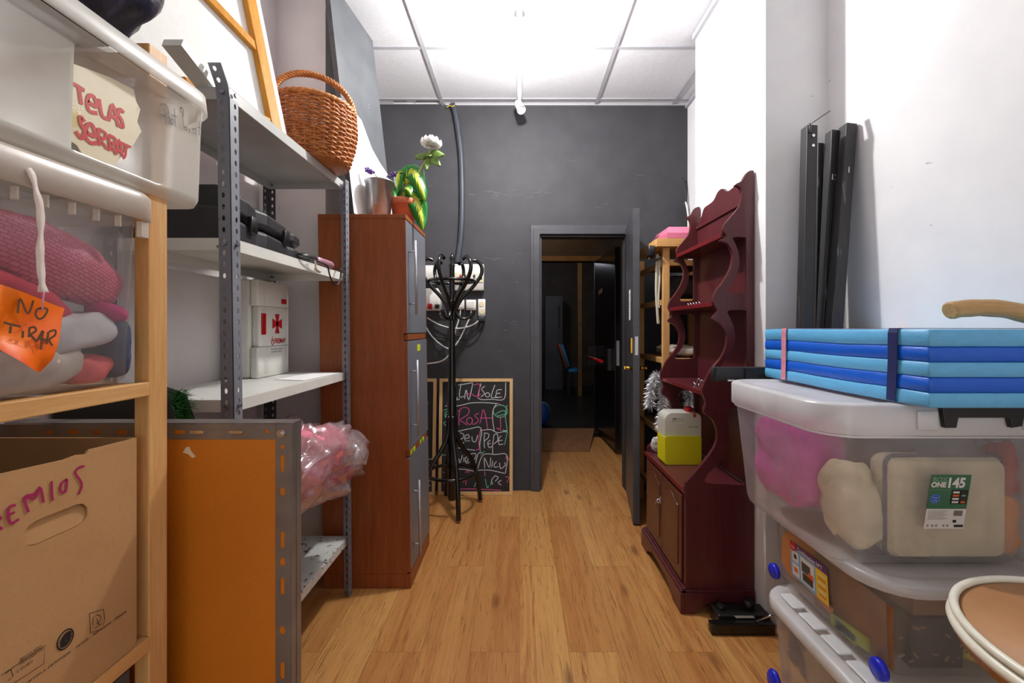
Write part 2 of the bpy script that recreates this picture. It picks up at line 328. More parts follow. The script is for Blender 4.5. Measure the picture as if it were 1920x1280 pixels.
# ------------------------------------------------------------------ mesh builder
class MB:
    def __init__(s): s.bm = bmesh.new(); s.uv = s.bm.loops.layers.uv.new('UVMap'); s.mi = 0
    def v(s, p): return s.bm.verts.new(p)
    def f(s, vs, smooth=False):
        try: fc = s.bm.faces.new(vs)
        except ValueError: return None
        fc.material_index = s.mi; fc.smooth = smooth
        return fc
    def box(s, x0, x1, y0, y1, z0, z1, T=None):
        ps = [Vector((x, y, z)) for z in (z0, z1) for y in (y0, y1) for x in (x0, x1)]
        if T: ps = [T @ p for p in ps]
        a = [s.v(p) for p in ps]
        for q in ((0,2,3,1), (4,5,7,6), (0,1,5,4), (1,3,7,5), (3,2,6,7), (2,0,4,6)): s.f([a[i] for i in q])
        return s
    def rbox(s, x0, x1, y0, y1, z0, z1, r=.006, T=None):
        """box with rounded vertical edges and softened top and bottom"""
        lp = rrect(x0, x1, y0, y1, r, 4); li = rrect(x0+r*.5, x1-r*.5, y0+r*.5, y1-r*.5, r*.5, 4)
        L = [[Vector((p[0], p[1], z)) for p in q] for q, z in ((li, z0), (lp, z0+r*.5), (lp, z1-r*.5), (li, z1))]
        if T: L = [[T @ p for p in q] for q in L]
        return s.loft(L)
    def loft(s, loops, cap0=True, cap1=True, smooth=True, closed=True):
        R = [[s.v(p) for p in l] for l in loops]; n = len(R[0])
        for a, b in zip(R, R[1:]):
            for i in range(n if closed else n-1):
                j = (i+1) % n; s.f((a[i], a[j], b[j], b[i]), smooth)
        if cap0: s.f(R[0][::-1])
        if cap1: s.f(R[-1])
        return s
    def plate(s, outer, holes, O, U, V, Nn, t):
        """flat shape with holes, thickness t along Nn"""
        O = Vector(O); loops = [list(outer)] + [list(h) for h in holes]
        flat = [p for l in loops for p in l]
        tris = tessellate_polygon([[Vector((p[0], p[1], 0)) for p in l] for l in loops])
        A = [s.v(O+U*p[0]+V*p[1]) for p in flat]; B = [s.v(O+U*p[0]+V*p[1]+Nn*t) for p in flat]
        for q in tris: s.f([A[i] for i in q]); s.f([B[i] for i in q][::-1])
        k = 0
        for l in loops:
            n = len(l)
            for i in range(n): j = (i+1) % n; s.f((A[k+i], A[k+j], B[k+j], B[k+i]))
            k += n
        return s
    def tube(s, pts, r, seg=8, closed=False, cap=True, flat=None):
        pts = [Vector(p) for p in pts]; n = len(pts)
        rs = r if isinstance(r, (list, tuple)) else [r]*n
        T = []
        for i in range(n):
            a = pts[(i-1) % n] if (closed or i) else pts[0]; b = pts[(i+1) % n] if (closed or i < n-1) else pts[-1]
            t = (b-a); T.append(t.normalized() if t.length > 1e-9 else Z3)
        u = T[0].cross(Z3 if abs(T[0].z) < .9 else X3).normalized(); L = []
        for i in range(n):
            u = (u - T[i]*u.dot(T[i])); u = u.normalized() if u.length > 1e-6 else T[i].orthogonal().normalized()
            w = T[i].cross(u)
            L.append([pts[i]+(u*math.cos(2*PI*k/seg)+w*math.sin(2*PI*k/seg))*rs[i] for k in range(seg)])
        if closed:
            L.append(L[0]); s.loft(L, False, False)
        else: s.loft(L, cap, cap)
        return s
    def lathe(s, prof, c=(0,0,0), n=24, T=None, cap0=True, cap1=True):
        c = Vector(c); L = []
        for r, z in prof:
            l = [Vector((r*math.cos(2*PI*k/n), r*math.sin(2*PI*k/n), z)) for k in range(n)]
            if T: l = [T @ p for p in l]
            L.append([p+c for p in l])
        return s.loft(L, cap0, cap1)
    def blob(s, c, r, e=2.0, amp=.0, freq=6, seed=0, n=28, zmin=None, T=None):
        c = Vector(c); L = []
        sp = lambda x: math.copysign(abs(x)**(2/e), x)
        for i in range(1, n):
            ph = -PI/2+PI*i/n; l = []
            for k in range(n*2-16 if n > 20 else n):
                m = n*2-16 if n > 20 else n
                th = 2*PI*k/m
                d = Vector((sp(math.cos(ph))*sp(math.cos(th))*r[0], sp(math.cos(ph))*sp(math.sin(th))*r[1], sp(math.sin(ph))*r[2]))
                q = d*freq*3+Vector((seed*7.1, seed*3.3, seed*1.7))
                d = d*(1+amp*noise.noise(q)+amp*.5*noise.noise(q*2.3))
                p = (T @ d if T else d)+c
                if zmin is not None and p.z < zmin: p.z = zmin
                l.append(p)
            L.append(l)
        return s.loft(L)
    def stroke(s, pts, Nn, w, lift=.0006):
        """flat ribbon lying on a surface with normal Nn"""
        s.ns = getattr(s, 'ns', 0)+1; lift += (s.ns % 30)*.00006     # overlapping strokes lie one over the other
        pts = [Vector(p)+Nn*lift for p in pts]; n = len(pts)
        if n < 2: return s
        A = []; B = []
        for i in range(n):
            t = pts[min(i+1, n-1)]-pts[max(i-1, 0)]
            t = t.normalized() if t.length > 1e-9 else X3
            o = Nn.cross(t)*w/2
            A.append(s.v(pts[i]+o)); B.append(s.v(pts[i]-o))
        for i in range(n-1): s.f((A[i], B[i], B[i+1], A[i+1]))
        return s
    def text(s, body, size, O, U, V, sx=1.0, align='LEFT', bold=0):
        cu = bpy.data.curves.new('t', 'FONT'); cu.body = body; cu.size = size; cu.align_x = align; cu.offset = bold; cu.resolution_u = 3
        ob = bpy.data.objects.new('t', cu); COL.objects.link(ob)
        me = bpy.data.meshes.new_from_object(ob.evaluated_get(bpy.context.evaluated_depsgraph_get()))
        vs = [s.v(Vector(O)+U*(p.co.x*sx)+V*p.co.y) for p in me.vertices]
        for p in me.polygons: s.f([vs[i] for i in p.vertices])
        bpy.data.objects.remove(ob); bpy.data.curves.remove(cu); bpy.data.meshes.remove(me)
        return s
    def xf(s, Mx):
        s.bm.transform(Mx); return s
def rrect(x0, x1, y0, y1, r, n=5):
    rs = r if isinstance(r, (list, tuple)) else (r,)*4
    out = []
    for (cx, cy, a0), q in zip(((x0, y0, PI), (x1, y0, 1.5*PI), (x1, y1, 0), (x0, y1, .5*PI)), rs):
        ox = cx+q if cx == x0 else cx-q; oy = cy+q if cy == y0 else cy-q
        for k in range(n+1):
            a = a0+PI/2*k/n; out.append((ox+q*math.cos(a), oy+q*math.sin(a)))
    return out
def oval(cx, cy, rx, ry, n=12): return [(cx+rx*math.cos(2*PI*k/n), cy+ry*math.sin(2*PI*k/n)) for k in range(n)]
def slot(cx, cy, w, h, n=5):
    """stadium; long axis is the larger of w, h"""
    r = min(w, h)/2; out = []
    if h >= w: cs = ((cx, cy+h/2-r, 0), (cx, cy-h/2+r, PI))
    else: cs = ((cx+w/2-r, cy, -PI/2), (cx-w/2+r, cy, PI/2))
    for x, y, a0 in cs:
        for k in range(n+1): a = a0+PI*k/n; out.append((x+r*math.cos(a), y+r*math.sin(a)))
    return out
def smooth(pts, n=6, closed=False):
    P = [Vector(p) for p in pts]; m = len(P); out = []
    for i in range(m if closed else m-1):
        p0 = P[(i-1) % m] if (closed or i) else P[0]; p1 = P[i]; p2 = P[(i+1) % m]; p3 = P[(i+2) % m] if (closed or i+2 < m) else P[-1]
        for k in range(n):
            t = k/n; out.append(.5*((2*p1)+(p2-p0)*t+(2*p0-5*p1+4*p2-p3)*t*t+(3*p1-p0-3*p2+p3)*t**3))
    if not closed: out.append(P[-1])
    return out
def thing(name, label, cat, loc=(0,0,0), group=None, kind=None):
    o = bpy.data.objects.new(name, None); COL.objects.link(o); o.location = loc; o.empty_display_size = .05
    if kind: o['kind'] = kind
    if label: o['label'] = label
    if cat: o['category'] = cat
    if group: o['group'] = group
    return o
def rootloc(p):
    v = Vector((0,0,0))
    while p is not None: v += p.location; p = p.parent
    return v
def obj(name, mb, mats, parent=None, label=None, cat=None, group=None, kind=None, bevel=0, seg=2):
    me = bpy.data.meshes.new(name)
    bmesh.ops.recalc_face_normals(mb.bm, faces=mb.bm.faces[:])
    mb.bm.to_mesh(me); mb.bm.free()
    for q in (mats if isinstance(mats, (list, tuple)) else [mats]): me.materials.append(M[q])
    o = bpy.data.objects.new(name, me); COL.objects.link(o)
    if parent is not None:
        o.parent = parent; me.transform(Matrix.Translation(-rootloc(parent)))
    else:
        xs = [v.co for v in me.vertices]
        b = Vector(((min(v.x for v in xs)+max(v.x for v in xs))/2, (min(v.y for v in xs)+max(v.y for v in xs))/2, min(v.z for v in xs)))
        if kind != 'structure': me.transform(Matrix.Translation(-b)); o.location = b
    if label: o['label'] = label
    if cat: o['category'] = cat
    if group: o['group'] = group
    if kind: o['kind'] = kind
    if bevel:
        md = o.modifiers.new('bevel', 'BEVEL'); md.width = bevel; md.segments = seg; md.limit_method = 'ANGLE'; md.angle_limit = .7
    return o
def struct(name, mb, mats, parent=None, bevel=0): return obj(name, mb, mats, parent, kind='structure', bevel=bevel)
def part(name, mats, parent, fn, bevel=0, label=None, kind=None):
    mb = MB(); fn(mb); return obj(name, mb, mats, parent, label=label, bevel=bevel, kind=kind)
def dup(o, parent=None, loc=None):
    c = o.copy(); COL.objects.link(c)
    if parent is not None: c.parent = parent
    if loc is not None: c.location = loc
    for ch in list(o.children): dup(ch, c)
    return c
R = lambda a, ax='Z', at=(0,0,0): Matrix.Translation(Vector(at)) @ Matrix.Rotation(math.radians(a), 4, ax) @ Matrix.Translation(-Vector(at))

# ================================================================== THE SETTING
mb = MB(); mb.box(-1.7, 1.7, -1.4, 5.0, -.05, 0); struct('floor', mb, 'laminate')
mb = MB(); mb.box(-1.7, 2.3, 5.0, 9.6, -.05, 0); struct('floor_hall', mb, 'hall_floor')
# back wall with the doorway
mb = MB(); mb.plate([(-1.45,0),(.159,0),(.159,2.007),(.829,2.007),(.829,0),(1.5,0),(1.5,3.5),(-1.45,3.5)], [], (0,3.35,0), X3, Z3, Y3, .10)
mb.mi = 1; rnd = random.Random(21)
for px, py, n_ in ((905,362,5),(950,366,9),(985,360,6),(770,345,3),(850,478,4),(905,482,5),(960,480,4),(1010,425,2),(930,600,3),(940,660,2),(1080,300,1),(1210,330,2),(1150,385,2)):
    for k in range(n_):
        a = onY(px+rnd.uniform(-38,38), py+rnd.uniform(-6,6), 3.35); d = Vector((rnd.uniform(.01,.07),0,rnd.uniform(-.012,.012)))
        mb.stroke([a, a+d*.5+Z3*rnd.uniform(-.003,.003), a+d], -Y3, rnd.uniform(.0008,.0022))
struct('wall_back', mb, ['wall_dark','scratch_grey'])
mb = MB(); mb.box(1.32, 1.5, -1.4, 3.35, 0, 3.5); struct('wall_right', mb, 'wall_white')
mb = MB(); mb.box(1.056, 1.32, 1.83, 2.56, 0, 3.5); struct('wall_right_pier', mb, 'wall_white')
mb = MB(); mb.box(-1.45, -1.25, -1.4, 3.35, 0, 3.5); struct('wall_left', mb, 'wall_side')
mb = MB(); mb.box(-1.25, -1.0, 2.2, 2.62, 0, 3.5); struct('wall_left_pier', mb, 'wall_side')
# suspended ceiling: slab with one missing tile end, grid bars, roof above
mb = MB()
mb.plate([(-1.25,-1.4),(1.32,-1.4),(1.32,3.35),(-1.25,3.35)], [[(-.98,3.285),(-.62,3.285),(-.62,3.34),(-.98,3.34)]], (0,0,3.03), X3, Y3, Z3, .02)
struct('ceiling', mb, 'ceiling_white')
mb = MB(); mb.box(-1.45, 1.5, -1.4, 3.45, 3.5, 3.6); struct('ceiling_upper', mb, 'black_void')
mb = MB()
for x in (-1.2, -.6, .6, 1.2): mb.box(x-.013, x+.013, -1.4, 3.35, 3.022, 3.0295)
for y in (3.27, 2.67, 2.07, 1.47, .87, .27, -.33): mb.box(-1.25, 1.32, y-.013, y+.013, 3.0235, 3.0295)
struct('trim_1', mb, 'grid_white')
mb = MB(); mb.box(1.036, 1.056, 1.83, 2.56, 3.0, 3.0295); mb.box(1.30, 1.32, 2.56, 3.35, 3.0, 3.0295); mb.box(-.58,1.3,3.335,3.35,3.018,3.0295); struct('trim_2', mb, 'grid_white')
T = R(14, 'Y', (-.8,3.3,3.06)); mb = MB(); mb.box(-.99, -.80, 3.288, 3.337, 3.03, 3.04, T)
obj('ceiling_tile', mb, 'ceiling_white', None, 'white ceiling tile offcut tilted up into the gap by the back wall', 'ceiling tile')
for k, (c, x) in enumerate((('leaf_green', -.76), ('label_sky', -.72), ('label_yellow', -.68))):
    mb = MB(); mb.tube(smooth([(x-.16, 3.31+.006*k, 3.075), (x-.05, 3.305+.008*k, 3.066), (x+.06, 3.31+.006*k, 3.075), (x+.2, 3.31, 3.10)], 5), .006)
    obj('ceiling_cable', mb, c, None, ('green', 'blue', 'yellow')[k]+' cable showing in the ceiling gap above the dark wall', 'cable')
# door casing and jambs
mb = MB()
for e, d, y in ((.0, .018, 0), (.022, .026, 0), (.05, .014, 0)):
    w = .071-e if e != .05 else .02
    x0, x1, z1 = .159-w, .829+w, 2.007+w
    mb.plate([(x0,0),(.159,0),(.159,2.007),(.829,2.007),(.829,0),(x1,0),(x1,z1),(x0,z1)], [], (0,3.35-d,0), X3, Z3, Y3, d-.0005)
mb.box(.159,.175,3.36,3.45,0,1.991); mb.box(.159,.829,3.36,3.45,1.991,2.007)
struct('trim_3', mb, 'trim_dark', bevel=.003)
# hall and the room beyond it
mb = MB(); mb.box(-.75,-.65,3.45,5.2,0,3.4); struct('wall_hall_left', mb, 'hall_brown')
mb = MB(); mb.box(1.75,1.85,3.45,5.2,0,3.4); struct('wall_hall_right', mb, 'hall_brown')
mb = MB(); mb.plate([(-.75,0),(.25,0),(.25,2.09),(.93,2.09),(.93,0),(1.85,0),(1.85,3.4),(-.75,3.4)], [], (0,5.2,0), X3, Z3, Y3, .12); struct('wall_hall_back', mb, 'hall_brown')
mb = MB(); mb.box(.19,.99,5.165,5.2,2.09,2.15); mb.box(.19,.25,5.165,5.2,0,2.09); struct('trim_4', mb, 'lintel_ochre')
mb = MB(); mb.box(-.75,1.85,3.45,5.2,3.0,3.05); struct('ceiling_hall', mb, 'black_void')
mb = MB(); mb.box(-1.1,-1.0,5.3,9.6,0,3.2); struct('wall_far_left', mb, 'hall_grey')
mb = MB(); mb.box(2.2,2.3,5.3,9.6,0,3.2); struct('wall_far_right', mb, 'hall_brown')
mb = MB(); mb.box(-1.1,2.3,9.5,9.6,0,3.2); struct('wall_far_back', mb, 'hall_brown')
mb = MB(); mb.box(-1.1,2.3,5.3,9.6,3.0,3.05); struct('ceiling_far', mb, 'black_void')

# door 1: the dark leaf opened towards us
D0, D1 = Vector((.829,3.335,0)), Vector((.732,2.75,0)); DU = (D1-D0).normalized(); DN = Vector((-DU.y, DU.x, 0)); DN = DN if DN.x > 0 else -DN
L_ = (D1-D0).length
mb = MB(); mb.plate([(0,.012),(L_,.012),(L_,2.045),(0,2.045)], [], D0, DU, Z3, DN, .042); door = struct('door_1', mb, 'trim_dark', bevel=.003)
def dpart(name, m, u0, u1, z0, z1, d0, d1, bev=.002):
    mb = MB(); mb.plate([(u0,z0),(u1,z0),(u1,z1),(u0,z1)], [], D0+DN*d0, DU, Z3, DN, d1-d0); o = obj(name, mb, m, None, bevel=bev); o['kind'] = 'structure'
    o.parent = door; return o
dpart('lock_plate', 'brass', L_-.085, L_-.02, 1.11, 1.21, -.014, -.0005)
mb = MB(); c0 = D0+DU*(L_-.05)+Z3*1.012
mb.tube([c0-DN*.0005, c0-DN*.045], .011); mb.tube([c0-DN*.045, c0-DN*.045-DU*.10], .009)
mb.tube([c0+DN*.0425, c0+DN*.085], .011); mb.tube([c0+DN*.085, c0+DN*.085-DU*.10], .009)
o = obj('door_handle', mb, 'brass'); o.parent = door; o['kind'] = 'structure'
dpart('latch_plate', 'handle_steel', L_+.0005, L_+.002, 1.10, 1.22, .012, .032, 0)
mb = MB(); mb.plate([(L_*.53,1.33),(L_*.70,1.33),(L_*.70,1.54),(L_*.53,1.54)], [], D0-DN*.0015, DU, Z3, DN, .001)
mb.mi = 1
for k in range(9):
    z = 1.51-.018*k; mb.plate([(L_*.55,z),(L_*(.68-.03*(k % 3)),z),(L_*(.68-.03*(k % 3)),z-.004),(L_*.55,z-.004)], [], D0-DN*.0019, DU, Z3, DN, .0003)
obj('notice', mb, ['paper', 'ink_grey'], None, 'white paper notice taped to the open dark door', 'notice')
# door 2: heavy dark door of the hall with a red push bar
E0, E1 = Vector((.915,5.19,0)), Vector((.955,4.27,0)); EU = (E1-E0).normalized(); EN = Vector((abs(EU.y), abs(EU.x), 0)).normalized(); le = (E1-E0).length
mb = MB(); mb.plate([(0,.06),(le,.06),(le,2.09),(0,2.09)], [], E0, EU, Z3, EN, .06); door2 = struct('door_2', mb, 'black_lacquer', bevel=.004)
mb = MB(); a = E0-EN*.09+Z3*.93
mb.tube([a+EU*.08, a+EU*.74], .017, 8); o = obj('push_bar', mb, 'red_plastic'); o.parent = door2; o['kind'] = 'structure'
mb = MB()
for u, dd in ((.06,.10),(.76,.035)): mb.plate([(u-.03,.84),(u+.03,.84),(u+.02,1.06),(u-.02,1.06)], [], E0-EN*dd, EU, Z3, EN, dd-.002)
o = obj('push_bar_bracket', mb, 'black_plastic'); o.parent = door2; o['kind'] = 'structure'
mb = MB(); mb.plate([(le+.0005-.0,.9),(le+.002,.9),(le+.002,1.15),(le,1.15)], [], E0+EN*.015, EU, Z3, EN, .03); o = obj('latch_plate', mb, 'handle_steel'); o.parent = door2; o['kind'] = 'structure'
mb = MB(); mb.plate([(.22,1.66),(.40,1.68),(.40,1.73),(.22,1.71)], [], E0-EN*.003, EU, Z3, EN, .002); o = obj('sign_plate', mb, 'lintel_ochre'); o.parent = door2; o['kind'] = 'structure'
# ramp board across the hall
mb = MB(); a = [Vector(p) for p in ((.22,4.40,.001),(.72,4.40,.001),(.90,5.12,.001),(.20,5.12,.001))]; b2 = [p+Z3*h for p, h in zip(a, (.012,.012,.075,.075))]
mb.loft([a, b2], smooth=False); obj('ramp_board', mb, 'cloth_brown', None, 'flat brown wooden ramp board lying across the hall floor', 'board')
# things in the far room
mb = MB(); mb.box(.54,.90,8.9,9.2,0.001,1.95); g = thing('locker', 'tall pale grey cabinet standing in the dark room beyond', 'cabinet', (.72,9.05,0)); obj('cabinet_body', mb, 'hall_grey', g)
mb = MB(); mb.box(.81,.83,8.87,8.899,1.3,1.75); obj('door_handle', mb, 'black_plastic', g)
mb = MB(); mb.box(1.10,1.17,8.0,8.1,.001,3.0); obj('timber_post', mb, 'lintel_ochre', None, 'brown upright timber post in the dark room beyond the doors', 'post')
g = thing('theatre_chair', 'blue seated chair with orange back in the dark far room', 'chair', (1.02,8.2,0))
T = R(14,'Y',(.95,8.3,.5))
part('backrest', 'chair_orange', g, lambda q: q.rbox(.88,.92,8.1,8.5,.52,1.0,.01,R(-18,'Y',(.9,8.3,.52))))
part('back_cushion', 'chair_blue', g, lambda q: q.rbox(.925,.975,8.12,8.48,.53,.97,.015,R(-18,'Y',(.9,8.3,.52))))
part('seat', 'chair_blue', g, lambda q: q.rbox(.93,1.14,8.1,8.5,.44,.50,.02))
for sx in (.95, 1.12):
    for sy in (8.13, 8.44): part('leg', 'black_metal', g, lambda q: q.box(sx-.015,sx+.015,sy,sy+.03,.001,.44))
g = thing('striped_ball', 'round blue and white object at the foot of the hall doorway', 'ball', (.29,5.6,0))
mb = MB(); mb.blob((.30,5.62,.15),(.10,.10,.15)); mb.mi = 1
for k in range(3): mb.tube([Vector((.30+.104*math.cos(a)*math.cos(.5*k), 5.62+.104*math.cos(a)*math.sin(.5*k+2), .15+.154*math.sin(a))) for a in [2*PI*i/20 for i in range(20)]], .008, 6, True)
obj('shell', mb, ['label_blue','label_sky'], g)

# ================================================================== CEILING TRACK
g = thing('track_light', 'white ceiling track with spot heads running towards the dark wall', 'light', (0,2.4,3.02))
part('track', 'white_plastic', g, lambda q: q.box(-.017,.017,-.3,3.26,3.0,3.0225), .002)
def spot(y, pitch, yaw, lit):
    def head(q):
        T = Matrix.Translation((0,y,2.905)) @ Matrix.Rotation(math.radians(yaw),4,'Z') @ Matrix.Rotation(math.radians(pitch),4,'X')
        prof = [(.014,.055),(.026,.05),(.030,.03),(.031,-.05),(.033,-.054),(.030,-.056),(.027,-.045),(.0265,-.01),(.004,-.005)]
        q.lathe(prof, (0,0,0), 20, None); q.xf(T)
    h = part('spot_head', 'white_plastic', g, head)
    part('spot_stem', 'white_plastic', g, lambda q: (q.rbox(-.014,.014,y-.02,y+.02,2.97,3.0,.004), q.tube([(0,y,2.975),(0,y,2.94)], .012)))
    def bulb(q):
        q.lathe([(.002,-.03),(.018,-.032),(.022,-.044),(.012,-.05),(.002,-.051)], (0,0,0), 16)
        q.xf(Matrix.Translation((0,y,2.905)) @ Matrix.Rotation(math.radians(yaw),4,'Z') @ Matrix.Rotation(math.radians(pitch),4,'X'))
    b = MB(); bulb(b); obj('bulb', b, 'bulb' if lit else 'white_plastic', h)
spot(3.14, -38, 25, False); spot(2.32, 150, 0, True)

# ================================================================== BACK WALL FITTINGS
g = thing('fuse_box', 'cream fuse box with a breaker window mounted on the dark wall', 'fuse box', (-.4,3.35,1.567))
part('case', 'white_plastic', g, lambda q: q.rbox(-.52,-.276,3.29,3.349,1.567,1.768,.008))
part('cover_strip', 'beige_plastic', g, lambda q: q.box(-.515,-.281,3.284,3.29,1.628,1.70))
part('breaker_row', 'label_white', g, lambda q: q.box(-.48,-.31,3.280,3.284,1.655,1.69))
for k in range(4): part('breaker_switch', 'ink_black' if k % 2 else 'ink_red', g, lambda q: q.box(-.46+.035*k,-.445+.035*k,3.273,3.28,1.664,1.684))
part('breaker_window', 'ink_black', g, lambda q: q.box(-.305,-.288,3.281,3.284,1.648,1.69))
g = thing('junction_box', 'white box mounted on the dark wall left of the fuse box', 'junction box', (-.68,3.35,1.63))
part('case', 'white_plastic', g, lambda q: q.rbox(-.735,-.625,3.28,3.349,1.62,1.757,.01))
part('lid', 'label_white', g, lambda q: q.rbox(-.73,-.63,3.274,3.28,1.627,1.75,.008))
g = thing('wall_charger', 'white wall unit with red plug behind the black coat stand', 'charger', (-.66,3.35,1.40))
part('case', 'white_plastic', g, lambda q: q.rbox(-.73,-.605,3.27,3.349,1.41,1.58,.015))
part('plug', 'red_plastic', g, lambda q: (q.rbox(-.70,-.665,3.235,3.2695,1.42,1.46,.008), q.tube([(-.71,3.25,1.43),(-.735,3.24,1.40)], .008)), label='red plug')
part('switch', 'ink_black', g, lambda q: q.box(-.645,-.615,3.262,3.27,1.425,1.455))
for k, (x0, x1, z0, z1, l) in enumerate(((-.507,-.431,1.42,1.495,'square white socket nearest the coat stand on the dark wall'), (-.415,-.339,1.415,1.495,'square white switch plate between the two sockets on the wall'), (-.322,-.266,1.37,1.50,'tall narrow white double socket right of the other plates'))):
    g = thing('wall_socket', l, 'socket', ((x0+x1)/2,3.35,z0), 'white sockets under the fuse box')
    part('plate', 'white_plastic', g, lambda q: q.rbox(x0,x1,3.315,3.349,z0,z1,.006))
    if k == 2:
        for z in (1.462, 1.405): part('outlet', 'beige_plastic', g, lambda q: q.tube([((x0+x1)/2,3.3148,z),((x0+x1)/2,3.311,z)], .021, 14))
        part('plug', 'black_plastic', g, lambda q: q.rbox(x0+.004,x1-.002,3.29,3.345,1.325,1.368,.006))
    else:
        part('rocker', 'label_white', g, lambda q: q.box(x0+.012,x1-.012,3.311,3.3148,z0+.014,z1-.014), .002)
def wire(name, pts, r, m, label, cat='cable', n=7):
    mb = MB(); mb.tube(smooth(pts, n), r, 8); return obj(name, mb, m, None, label, cat)
wire('power_cable', [(-.30,3.32,1.366),(-.33,3.31,1.32),(-.40,3.30,1.285),(-.50,3.30,1.272),(-.62,3.31,1.30),(-.72,3.33,1.355)], .0055, 'cable_white', 'white cable looping left from the tall narrow socket')
wire('power_cable', [(-.375,3.33,1.412),(-.38,3.31,1.37),(-.42,3.31,1.28),(-.47,3.31,1.18),(-.53,3.31,1.115),(-.60,3.31,1.14),(-.68,3.32,1.21),(-.735,3.335,1.29)], .0055, 'cable_white', 'white cable dropping from the middle plate behind the coat stand')
wire('power_cable', [(-.46,3.33,1.418),(-.465,3.31,1.36),(-.50,3.31,1.24),(-.53,3.31,1.10),(-.60,3.31,1.02),(-.74,3.33,.995)], .0055, 'cable_white', 'lowest white cable on the wall running left behind the tall cabinet')
wire('power_cable', [(-.295,3.31,1.324),(-.30,3.30,1.28),(-.36,3.305,1.21),(-.46,3.31,1.185),(-.58,3.325,1.20),(-.72,3.335,1.22)], .006, 'cable_black', 'black cable hanging from the black plug under the socket')
mb = MB(); cp = smooth([(-.524,3.325,3.02),(-.50,3.325,2.95),(-.475,3.325,2.80),(-.455,3.325,2.62),(-.447,3.325,2.40),(-.448,3.325,2.15),(-.46,3.325,1.95),(-.485,3.325,1.785)], 12)
mb.tube(cp, [.021+.0012*(i % 2) for i in range(len(cp))], 10); obj('conduit_pipe', mb, 'conduit_grey', None, 'grey flexible conduit bending from the ceiling down to the fuse box', 'pipe')
wire('wire_bundle', [(-.50,3.3,3.0),(-.515,3.295,2.985),(-.54,3.293,2.99),(-.56,3.295,2.978)], .0022, 'label_yellow', 'yellow and green wires sticking out where the conduit meets the ceiling')
wire('hanging_cable', [(1.27,3.32,2.44),(1.29,3.31,2.30),(1.295,3.315,2.15),(1.285,3.325,1.98),(1.30,3.33,1.8)], .006, 'cable_black', 'thin dark cable hanging in the far right corner by the dark wall')
wire('hanging_cable', [(1.285,3.30,2.25),(1.30,3.295,2.16),(1.305,3.30,2.0),(1.30,3.31,1.85)], .007, 'cable_white', 'short white cable tied beside the dark cable in the corner')

# ================================================================== CHALKBOARDS
def chalkboard(x0, x1, y0, y1, h, label, strokes):
    U = Vector((1,0,0)); V = Vector((0,y1-y0,h)).normalized(); Nn = V.cross(U); Nn = Nn if Nn.y < 0 else -Nn
    H = math.hypot(y1-y0, h); W = x1-x0; O = Vector((x0,y0,.002))
    g = thing('chalkboard', label, 'chalkboard', ((x0+x1)/2,y0,0), 'chalkboards leaning on the dark wall')
    w = .024
    for nm, a in (('frame_rail', [(0,0),(W,0),(W-w,w),(w,w)]), ('frame_rail', [(0,H),(w,H-w),(W-w,H-w),(W,H)]), ('frame_stile', [(0,0),(w,w),(w,H-w),(0,H)]), ('frame_stile', [(W,0),(W,H),(W-w,H-w),(W-w,w)])):
        part(nm, 'frame_pale', g, lambda q: q.plate(a, [], O, U, V, -Nn, .02))
    mb = MB(); mb.plate([(w,w),(W-w,w),(W-w,H-w),(w,H-w)], [], O-Nn*.006, U, V, -Nn, .008)
    for mi, cs in enumerate(strokes):
        mb.mi = mi+1
        for s in cs:
            pts = [(max(.0,min(1,(x-185)/590)), 1-max(0,min(1,(y-45)/925))) for x, y in s]
            p3 = [O-Nn*.006+U*(w+(W-2*w)*(a-.03)/.94)+V*(w+(H-2*w)*(b-.02)/.96) for a, b in pts]
            mb.stroke(smooth(p3, 4), Nn, .0058 if mi == 0 else .0062)
    obj('writing_panel', mb, ['chalkboard', 'chalk_white', 'chalk_pink', 'chalk_green'], g)
def ring(cx, cy, rx, ry, a0=0, a1=360, n=12): return [(cx+rx*math.cos(math.radians(a0+(a1-a0)*k/n)), cy+ry*math.sin(math.radians(a0+(a1-a0)*k/n))) for k in range(n+1)]
